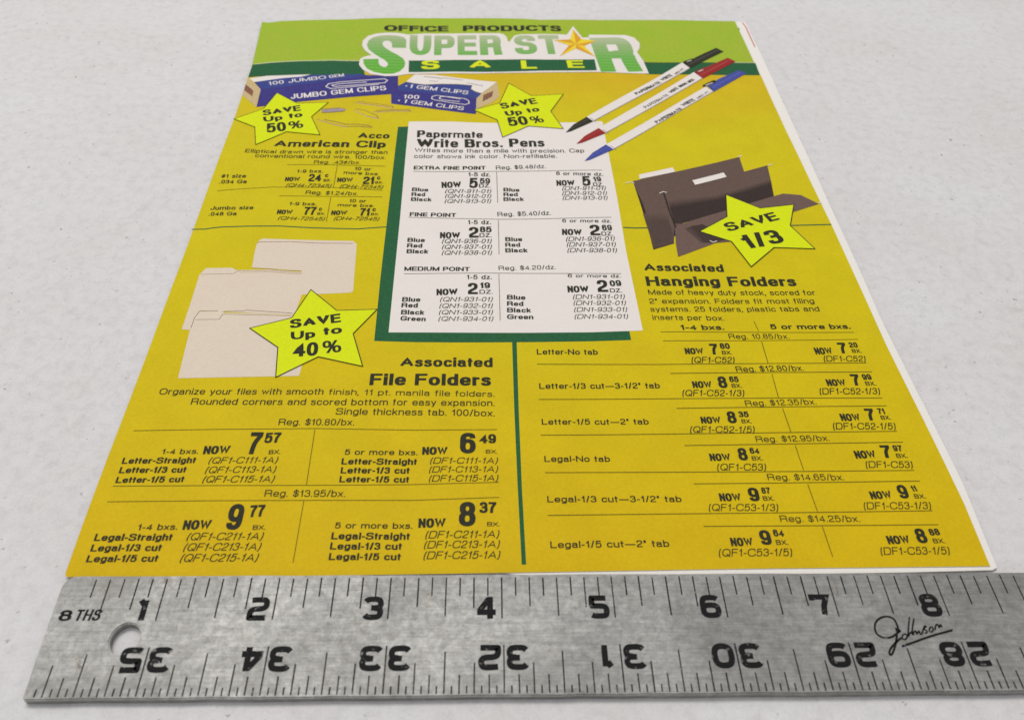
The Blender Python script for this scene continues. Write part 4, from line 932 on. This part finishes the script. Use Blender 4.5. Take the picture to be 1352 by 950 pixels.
def soften(pts, closed, n):
    """Corner cutting that keeps points marked sharp."""
    for _ in range(n):
        out = []; m_ = len(pts)
        if not closed: out.append(pts[0])
        for i in range(m_ if closed else m_ - 1):
            a, b_ = pts[i], pts[(i + 1) % m_]
            if a[2]:
                if closed or i > 0: out.append(a)
            elif closed or i > 0: out.append((a[0] * .75 + b_[0] * .25, a[1] * .75 + b_[1] * .25, False))
            if not b_[2] and (closed or i < m_ - 2): out.append((a[0] * .25 + b_[0] * .75, a[1] * .25 + b_[1] * .75, False))
        if not closed: out.append(pts[-1])
        pts = out
    return pts

def pen_strip(P, tx, ty, closed, caps=(True, True)):
    """Strip swept by an elliptical pen, square ends."""
    Q = []
    for x, y in P:
        v = Vector((x / tx, y / ty))
        if not Q or (v - Q[-1]).length > 1e-4: Q.append(v)
    if closed and (Q[0] - Q[-1]).length < 1e-4: Q.pop()
    n = len(Q)
    if n < 2: return [], []
    if not closed:
        if caps[0]: Q[0] = Q[0] - (Q[1] - Q[0]).normalized() * 0.5
        if caps[1]: Q[-1] = Q[-1] + (Q[-1] - Q[-2]).normalized() * 0.5
    V, F = [], []
    for i in range(n):
        d1 = (Q[i] - Q[i - 1]).normalized() if (i > 0 or closed) else None
        d2 = (Q[(i + 1) % n] - Q[i]).normalized() if (i < n - 1 or closed) else None
        d1 = d1 or d2; d2 = d2 or d1
        n1 = Vector((-d1.y, d1.x)); m_ = n1 + Vector((-d2.y, d2.x))
        if m_.length < 1e-4: m_ = n1.copy()
        m_.normalize(); k_ = 0.5 / max(0.30, m_.dot(n1))
        for s_ in (1, -1):
            q = Q[i] + m_ * k_ * s_
            V.append((q.x * tx, q.y * ty))
    for i in range(n if closed else n - 1):
        j = (i + 1) % n
        F.append((2 * i, 2 * i + 1, 2 * j + 1, 2 * j))
    return V, F

def text_strokes(s_, st, width, n=2, step=None):
    """Lay out a line to fill `width` (in cap heights); yields (verts, faces, stroke index)."""
    tx0, ty, slant, gap = STYLE[st]
    nat = 0.0
    for i, ch in enumerate(s_):
        nat += .30 if ch == ' ' else max(FONT[ch][0], tx0 * 0.95 if FONT[ch][0] < .20 else 0)
        if i < len(s_) - 1: nat += gap
    # slanted text: the top leans out past the last foot
    sx = max(0.15, width) / nat
    cx = 0.0
    res = []
    for ch in s_:
        if ch == ' ':
            cx += (.30 + gap) * sx; continue
        w, kind, strokes = glyph_strokes(ch)
        ww = w * sx
        tx = min(tx0, tx0 * sx * 1.15) if st not in 'kL' else tx0
        tx = min(tx, STEM_SHARE.get(ch, .36) * max(ww, .56 * sx))
        if w < .20: ww = max(ww, tx)
        lo = min(y for c, ps in strokes for x, y, _ in ps); hi = max(y for c, ps in strokes for x, y, _ in ps)
        lo = -.22 if lo < -.15 and kind == 'x' else min(0.0, lo); 
        def my(y):
            if kind == 'x':
                if y <= -.22: return y + ty / 2
                if y <= 0.0: return y + ty / 2
                if y <= .73: return y + ty / 2 - ty * (y / .73)
                return y - ty / 2
            return y + ty / 2 - ty * max(0, min(1, y))
        def mx(x): return tx / 2 + (x / w) * (ww - tx) if w > .14 else x * ww / w
        for si, (closed, ps) in enumerate(strokes):
            q = soften([(mx(x), my(y), sh) for x, y, sh in ps], closed, n)
            if step: q = [(a.x, a.y) for a in resample([(a[0], a[1]) for a in q], step, closed)]
            V, F = pen_strip([(a[0], a[1]) for a in q], tx, ty, closed, (ps[0][2], ps[-1][2]))
            top = 1.10 if ch in '/()$' else 1.0
            bot = -.30
            if kind == 'c' and ch not in ',/()$Q¢': bot = 0.0
            if kind == 'x' and ch not in 'gjpqy,': bot = 0.0
            V = [(x + cx, max(bot, min(top if (kind == 'c' or ch in 'bdfhijklt') else .74, y))) for x, y in V]
            V = [(x + slant * y, y) for x, y in V]
            res.append((V, F, si))
        cx += ww + gap * sx
    return res

class Print:
    """Collects flat printed pieces, each a hair above the last, and builds one mesh."""
    def __init__(self, z0, dz=0.00025, hfun=h_page):
        self.V, self.F, self.M, self.mats = [], [], [], []
        self.z0, self.dz, self.k, self.h = z0, dz, 0, hfun
    def slot(self, mat):
        if mat not in self.mats: self.mats.append(mat)
        return self.mats.index(mat)
    def add(self, vs, fs, mat, lift=True):
        if lift: self.k += 1
        z = self.z0 + self.k * self.dz
        b0 = len(self.V)
        for v in vs:
            self.V.append((v[0] * IN, v[1] * IN, (z + self.h(v[0], v[1])) * IN))
        si = self.slot(mat)
        for f in fs:
            self.F.append(tuple(b0 + i for i in f)); self.M.append(si)
    def poly(self, pts, mat, cell=0.1):
        bm = bmesh.new()
        tri_poly(bm, pts)
        cut_grid(bm, cell)
        bm.verts.index_update()
        self.add([(v.co.x, v.co.y) for v in bm.verts], [[v.index for v in f.verts] for f in bm.faces], mat)
        bm.free()
    def line(self, pts, w, mat, closed=False):
        vs, fs = ribbon(pts, w, closed)
        self.add(vs, fs, mat)
    def text(self, s_, st, ax, ay, bx, by, hgt, mat, lift=False):
        if lift: self.k += 1
        A = Vector((ax, ay)); D = Vector((bx - ax, by - ay)); L = D.length
        d = D / L * hgt; n = Vector((-D.y, D.x)) / L * hgt
        z = self.z0 + self.k * self.dz
        si = self.slot(mat)
        for V, F, q in text_strokes(s_, st, L / hgt, 3 if hgt > 0.2 else 2, 0.09 / hgt if hgt > 0.11 else None):
            b0 = len(self.V)
            for x, y in V:
                P = A + d * x + n * y
                self.V.append((P.x * IN, P.y * IN, (z + q * 0.0001 + self.h(P.x, P.y)) * IN))
            for f in F:
                self.F.append(tuple(b0 + i for i in f)); self.M.append(si)
    def build(self, name, parent):
        me = bpy.data.meshes.new(name)
        me.from_pydata(self.V, [], self.F)
        for m_ in self.mats: me.materials.append(MATS[m_])
        me.polygons.foreach_set('material_index', self.M)
        me.update()
        bm = bmesh.new(); bm.from_mesh(me)
        for f in bm.faces:
            if f.normal.z < 0: f.normal_flip()
        bm.to_mesh(me); bm.free()
        return link(name, me, parent)

# ---------------------------------------------------------------- the table (setting)
bm = bmesh.new()
bmesh.ops.create_cube(bm, size=1.0)
bmesh.ops.scale(bm, vec=(72 * IN, 40 * IN, 1.6 * IN), verts=bm.verts)
bmesh.ops.translate(bm, vec=(10 * IN, 10 * IN, -0.8 * IN), verts=bm.verts)
bmesh.ops.bevel(bm, geom=bm.edges[:], offset=0.25 * IN, segments=3, affect='EDGES')
me = bpy.data.meshes.new('tabletop'); bm.to_mesh(me); bm.free()
me.materials.append(table_mat())
tabletop = link('tabletop', me)
tabletop['kind'] = 'structure'

# ---------------------------------------------------------------- the sales flyer
flyer = bpy.data.objects.new('sales_flyer', None)
scene.collection.objects.link(flyer)
flyer['label'] = 'yellow and green printed office sale flyer with curled edges lying flat above the ruler'
flyer['category'] = 'flyer'

def sheet(name, outline, z, thick, top, side, cell, parent, hfun=h_page):
    bm = bmesh.new()
    tri_poly(bm, outline)
    cut_grid(bm, cell)
    for v in bm.verts:
        v.co.z = z + hfun(v.co.x, v.co.y)
    bmesh.ops.recalc_face_normals(bm, faces=bm.faces[:])
    if sum(f.normal.z for f in bm.faces) < 0:
        bmesh.ops.reverse_faces(bm, faces=bm.faces[:])
    rim = [e for e in bm.edges if e.is_boundary]
    r = bmesh.ops.extrude_edge_only(bm, edges=rim)
    newv = [g for g in r['geom'] if isinstance(g, bmesh.types.BMVert)]
    newf = [g for g in r['geom'] if isinstance(g, bmesh.types.BMFace)]
    for v in newv: v.co.z -= thick
    for f in newf: f.material_index = 1
    for v in bm.verts: v.co *= IN
    me = bpy.data.meshes.new(name); bm.to_mesh(me); bm.free()
    me.materials.append(MATS[top]); me.materials.append(MATS[side])
    return link(name, me, parent)

cover = sheet('cover_page', COVER, Z_COVER, 0.005, 'yellow', 'inner_paper', 0.1, flyer)
cover['label'] = 'yellow printed front page of the flyer'

# inner leaves: cover outline with its right and bottom edge shifted out to where the white margin ends
cx0 = min(x for x, y in COVER); cy1 = max(y for x, y in COVER)
left_side = [q for q in COVER if q[0] < 2.0]
def inner_outline(k_):
    """k_ = 0 .. 1, how far the leaf reaches out under the cover"""
    right = INNER[1:10]; bottom = INNER[10:]
    n_c = len(COVER)
    top_left = Vector(COVER[0]); bot_left = Vector(COVER[29])
    out = [(top_left.x + 0.05, top_left.y - 0.03)]
    top = [COVER[i] for i in range(1, 12)]
    out += [(x, y - 0.03) for x, y in top]
    for x, y in right:
        out.append((x - (1 - k_) * 0.05, y - (0.0 if y > 3 else 0.0)))
    for x, y in bottom:
        out.append((x, y + (1 - k_) * 0.02))
    out.append((4.0, COVER[27][1] + 0.03))
    out.append((bot_left.x + 0.6, COVER[29][1] + 0.035))
    for i in range(32, len(COVER)):
        out.append((COVER[i][0] + 0.05, COVER[i][1]))
    return out
for q in range(4):
    z = Z_COVER - 0.0085 * (q + 1)
    ol = inner_outline(1.0 - (0.0, 0.35, 0.75, 0.15)[q])
    o = sheet('inner_page', ol, z, 0.0045, 'inner_paper', 'inner_paper', 0.2, flyer)

pr = Print(Z_COVER - 0.0085 + 0.0006, 0.0001)
pr.line(EDGE_RED, 0.022, 'edge_red'); pr.poly(EDGE_DOT, 'green_dark')
pr.build('edge_print_marks', flyer)
LAYER = 0.0004
def lay(n): return Z_COVER + LAYER * n
BLOCKS = {   # block -> (object name, layer)
    'header_band': ('header_band', 1), 'green_bar': ('green_bar', 2), 'panel_shadow': ('panel_shadow', 1),
    'white_panel': ('white_panel', 2), 'green_rule': ('green_rule', 1), 'thin_rules': ('thin_rule_lines', 9),
    'boxA': ('paper_clip_box_picture', 4), 'boxB': ('paper_clip_box_picture', 4), 'loose_clips': ('loose_paper_clip_picture', 1),
    'file': ('file_folder_picture', 2), 'hang': ('hanging_folder_picture', 3), 'logo': ('title_logo', 14), 'sale': ('sale_banner', 17),
    'gold_star': ('gold_star_picture', 18), 'white_panel_b': (None, 5),
    'pen:0': ('pen_picture', 16), 'pen:1': ('pen_picture', 16), 'pen:2': ('pen_picture', 16),
}
for i in range(4): BLOCKS['badge:%d' % i] = ('star_badge', 18)
LABELS = {
    'boxA': 'printed long blue box of jumbo gem clips', 'boxB': 'printed short blue and white box of gem clips',
    'pen:0': 'printed black capped white pen', 'pen:1': 'printed red capped white pen', 'pen:2': 'printed blue capped white pen',
    'badge:0': 'yellow star reading SAVE Up to 50% over the long clip box', 'badge:1': 'yellow star reading SAVE Up to 50% beside the short clip box',
    'badge:2': 'yellow star reading SAVE Up to 40% over the file folders', 'badge:3': 'yellow star reading SAVE 1/3 over the hanging folders',
    'hang': 'printed brown hanging file folders', 'file': 'printed beige manila file folders',
}
prints = {}
def block(bk):
    if bk not in prints:
        layer = BLOCKS[bk][1] if bk in BLOCKS else 10
        prints[bk] = Print(lay(layer))
    return prints[bk]
bars = 0
for bk, mat, kind, pts, w in SHAPES:
    if bk in ('green_bar', 'green_rule') and mat == 'green_dark':     # separate printed bars and rules
        bars += 1
        bk2 = '%s:%d' % (bk, bars); BLOCKS[bk2] = (BLOCKS[bk][0], BLOCKS[bk][1])
        bk = bk2
    elif bk == 'green_bar':
        bk = 'keyline:%.1f' % pts[0][0]; BLOCKS[bk] = ('white_keyline', 4)
    b_ = block(bk)
    if kind == 'p':
        b_.poly(pts, mat)
    else:
        if bk == 'thin_rules': b_.dz = 0.00006
        b_.line(pts, w, mat, kind == 'c')
white_text = ('boxA', 'boxB')
for bk, s_, st, ax, ay, bx, by, hgt in TEXTS:
    b_ = block(bk)
    mat = 'ink'
    if bk in white_text: mat = 'paper'
    elif bk == 'logo': mat = 'logo_green'
    elif bk == 'sale': mat = 'yellow_letter'
    elif bk == 'title_lettering': mat = 'ink'
    elif hgt < 0.085 and st in 'ri' : mat = 'ink_small'
    b_.text(s_, st, ax, ay, bx, by, hgt, mat, lift=bk in BLOCKS)
print_mat('ink_small', (0.045, 0.042, 0.014), 0.2)
for bk, b_ in prints.items():
    nm = BLOCKS.get(bk, (bk, 0))[0] or 'white_panel'
    o = b_.build(nm, cover)
    if bk in LABELS: o['label'] = LABELS[bk]

# ---------------------------------------------------------------- the aluminium ruler
ruler = bpy.data.objects.new('yardstick_ruler', None)
scene.collection.objects.link(ruler)
ruler['label'] = 'worn aluminium yardstick with black inch marks and a hanging hole lying below the flyer'
ruler['category'] = 'ruler'
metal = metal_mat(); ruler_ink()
Y_TOP, Y_BOT = 0.036, -1.069
random.seed(11)
outline = [(36.2, Y_TOP)]
xx = 12.0
while xx > 0.5:                       # small dents picked up along the edge
    outline.append((xx, Y_TOP + random.uniform(-0.0035, 0.0015)))
    xx -= random.uniform(0.12, 0.5)
outline.append((0.23, Y_TOP))
for i in range(1, 7):
    a = math.radians(90 + i * 15)
    outline.append((0.205 + 0.115 * math.cos(a), Y_TOP - 0.115 + 0.115 * math.sin(a)))
outline += [(0.094, -0.4), (0.104, -0.8), (0.112, Y_BOT + 0.025), (0.122, Y_BOT + 0.006), (0.14, Y_BOT)]
xx = 0.4
while xx < 12:
    outline.append((xx, Y_BOT + random.uniform(-0.0015, 0.005)))
    xx += random.uniform(0.10, 0.45)
outline.append((36.2, Y_BOT))
bm = bmesh.new()
N = 40
hc, hr = (0.785, -0.557), (0.124, 0.140)
hole = [(hc[0] + hr[0] * math.cos(2 * math.pi * i / N), hc[1] + hr[1] * math.sin(2 * math.pi * i / N)) for i in range(N)]
loops = [[bm.verts.new((x, y, T_RULER)) for x, y in L] for L in (outline, hole)]
es = []
for L in loops:
    for i in range(len(L)): es.append(bm.edges.new((L[i], L[(i + 1) % len(L)])))
bmesh.ops.triangle_fill(bm, edges=es, use_beauty=True, use_dissolve=False)
for f in bm.faces:
    f.normal_update()
    if f.normal.z < 0: f.normal_flip()
top_edges = [e for e in bm.edges if e.is_boundary]
r = bmesh.ops.extrude_face_region(bm, geom=bm.faces[:], use_keep_orig=True)
low = [g for g in r['geom'] if isinstance(g, bmesh.types.BMVert)]
for v in low: v.co.z = 0.001
for f in [g for g in r['geom'] if isinstance(g, bmesh.types.BMFace)]: f.normal_flip()
be = [e for e in bm.edges if all(abs(v.co.z - T_RULER) < 1e-6 for v in e.verts) and any(abs(f.normal.z) < 0.5 for f in e.link_faces)]
bm.normal_update()
be = [e for e in bm.edges if all(abs(v.co.z - T_RULER) < 1e-6 for v in e.verts) and any(abs(f.normal.z) < 0.5 for f in e.link_faces)]
bmesh.ops.bevel(bm, geom=be, offset=0.010, segments=2, affect='EDGES')
bmesh.ops.recalc_face_normals(bm, faces=bm.faces[:])
for v in bm.verts: v.co *= IN
me = bpy.data.meshes.new('blade'); bm.to_mesh(me); bm.free()
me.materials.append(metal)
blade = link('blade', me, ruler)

flat = lambda x, y: 0.0
ZI = T_RULER + 0.0006
random.seed(4)
pr = Print(ZI, 0.0, flat)
for i in range(3, 36 * 8):
    x = i / 8
    end = -0.392 if i % 8 == 0 else -0.372 if i % 4 == 0 else -0.280 if i % 2 == 0 else -0.177
    if i % 8 == 6: end = -0.29
    w = 0.0122 + random.uniform(-0.001, 0.0015)
    y0 = 0.004 + random.uniform(-0.006, 0.006)
    pr.add([(x - w / 2, end), (x + w / 2, end), (x + w / 2, y0), (x - w / 2, y0)], [(0, 1, 2, 3)], 'ruler_ink')
for i in range(3, 36 * 16):
    x = i / 16 + 0.012
    end = -0.632 if i % 16 == 0 else -0.688 if i % 8 == 0 else -0.785 if i % 4 == 0 else -0.888 if i % 2 == 0 else -0.980
    w = 0.0118 + random.uniform(-0.001, 0.0015)
    y0 = -1.046 + random.uniform(-0.003, 0.003)
    pr.add([(x - w / 2, y0), (x + w / 2, y0), (x + w / 2, end), (x - w / 2, end)], [(0, 1, 2, 3)], 'ruler_ink')
pr.build('tick_marks', blade)

GLYPH = {
    '0': ([[(0.25, 1), (0.75, 1), (1, 0.8), (1, 0.2), (0.75, 0), (0.25, 0), (0, 0.2), (0, 0.8)]], 1),
    '1': ([[(0.62, 1.0), (0.62, -0.1)], [(0.24, 0.80), (0.55, 0.98)]], 0),
    '2': ([[(0.0, 0.97), (0.35, 1.0), (0.85, 1.0), (1.0, 0.88), (1.0, 0.62), (0.8, 0.5), (0.2, 0.48), (0.0, 0.36), (0.0, 0.04), (0.0, 0.0), (0.04, 0.0), (1.05, 0.0)]], 2),
    '3': ([[(0.0, 0.86), (0.15, 1.0), (0.85, 1.0), (1.0, 0.85), (1.0, 0.62), (0.82, 0.52), (0.38, 0.52)], [(0.6, 0.5), (0.85, 0.48), (1.0, 0.38), (1.0, 0.13), (0.82, 0.0), (0.15, 0.0), (0.0, 0.13)]], 2),
    '4': ([[(0.74, -0.12), (0.74, 1.1)], [(0.66, 1.0), (0.02, 0.30)], [(-0.12, 0.24), (1.12, 0.24)]], 0),
    '5': ([[(1.0, 1.0), (0.05, 1.0), (0.03, 1.0), (0.03, 0.98), (0.03, 0.60), (0.03, 0.57), (0.06, 0.56), (0.8, 0.56), (1.0, 0.45), (1.0, 0.12), (0.84, 0.0), (0.15, 0.0), (0.0, 0.06)]], 2),
    '6': ([[(0.2, 0.57), (0.8, 0.57), (1.0, 0.44), (1.0, 0.13), (0.8, 0.0), (0.2, 0.0), (0.0, 0.13), (0.0, 0.44)], [(1.0, 0.90), (0.85, 1.0), (0.2, 1.0), (0.0, 0.84), (0.0, 0.35)]], 3),
    '7': ([[(0.0, 0.80), (0.0, 1.0), (1.0, 1.0), (0.72, 0.5), (0.60, 0.0)]], 0),
    '8': ([[(0.25, 1), (0.75, 1), (0.95, 0.88), (0.95, 0.65), (0.75, 0.53), (0.25, 0.53), (0.05, 0.65), (0.05, 0.88)], [(0.2, 0.53), (0.8, 0.53), (1, 0.40), (1, 0.13), (0.8, 0), (0.2, 0), (0, 0.13), (0, 0.40)]], 1),
}
GLYPH['9'] = ([[(1 - x, 1 - y) for x, y in s_] for s_ in GLYPH['6'][0]], 3)
def chaikin(pts, closed, n=2):
    for _ in range(n):
        out = [] if closed else [pts[0]]
        m_ = len(pts)
        for i in range(m_ if closed else m_ - 1):
            a, b_ = pts[i], pts[(i + 1) % m_]
            out.append((a[0] * .75 + b_[0] * .25, a[1] * .75 + b_[1] * .25))
            out.append((a[0] * .25 + b_[0] * .75, a[1] * .25 + b_[1] * .75))
        if not closed: out.append(pts[-1])
        pts = out
    return pts
def digit(pr, ch, x0, y0, w, h, flip=False, stroke=0.052):
    """x0,y0 = lower left of the outer box; flip turns it upside down within the box"""
    strokes, mode = GLYPH[ch]
    for j_, s_ in enumerate(strokes):
        shut = mode == 1 or (mode == 3 and j_ == 0)
        p_ = chaikin(s_, shut, 2) if mode else s_
        q = []
        for x, y in p_:
            if flip: x, y = 1 - x, 1 - y
            q.append((x0 + stroke / 2 + x * (w - stroke), y0 + stroke / 2 + y * (h - stroke)))
        vs, fs = ribbon(q, stroke, shut, 0.2)
        pr.add(vs, fs, 'ruler_ink')
for n in range(1, 16):
    pr = Print(ZI + 0.0005, 0.0003, flat)
    x = float(n)
    s_ = str(n)
    for j, ch in enumerate(reversed(s_)):
        digit(pr, ch, x - 0.045 - 0.185 * (j + 1) - 0.02 * j, -0.400, 0.185 if ch != '1' else 0.175, 0.222)
    pr.build('numeral', blade)
    m_ = 36 - n
    pr = Print(ZI + 0.0005, 0.0003, flat)
    xb = x + 0.012
    s_ = str(m_)
    digit(pr, s_[0], xb + 0.022, -0.853, 0.195, 0.222, True)
    digit(pr, s_[1], xb - 0.024 - 0.195, -0.853, 0.195, 0.222, True)
    pr.build('numeral', blade)
pr = Print(ZI + 0.0005, 0.0001, flat)
pr.text('8', 'w', 0.165, -0.392, 0.272, -0.392, 0.100, 'ruler_ink')
pr.text('THS', 's', 0.298, -0.391, 0.515, -0.391, 0.104, 'ruler_ink')
pr.build('scale_lettering', blade)
pr = Print(ZI + 0.0005, 0.0003, flat)
for i, s_ in enumerate(SIGNATURE):
    pts = chaikin([tuple(q) for q in s_], False, 2)
    vs, fs = ribbon(pts, 0.018 if i in (0, 1, 7) else 0.0135, False, 0.05)
    pr.add(vs, fs, 'ruler_ink')
pr.build('signature_lettering', blade)
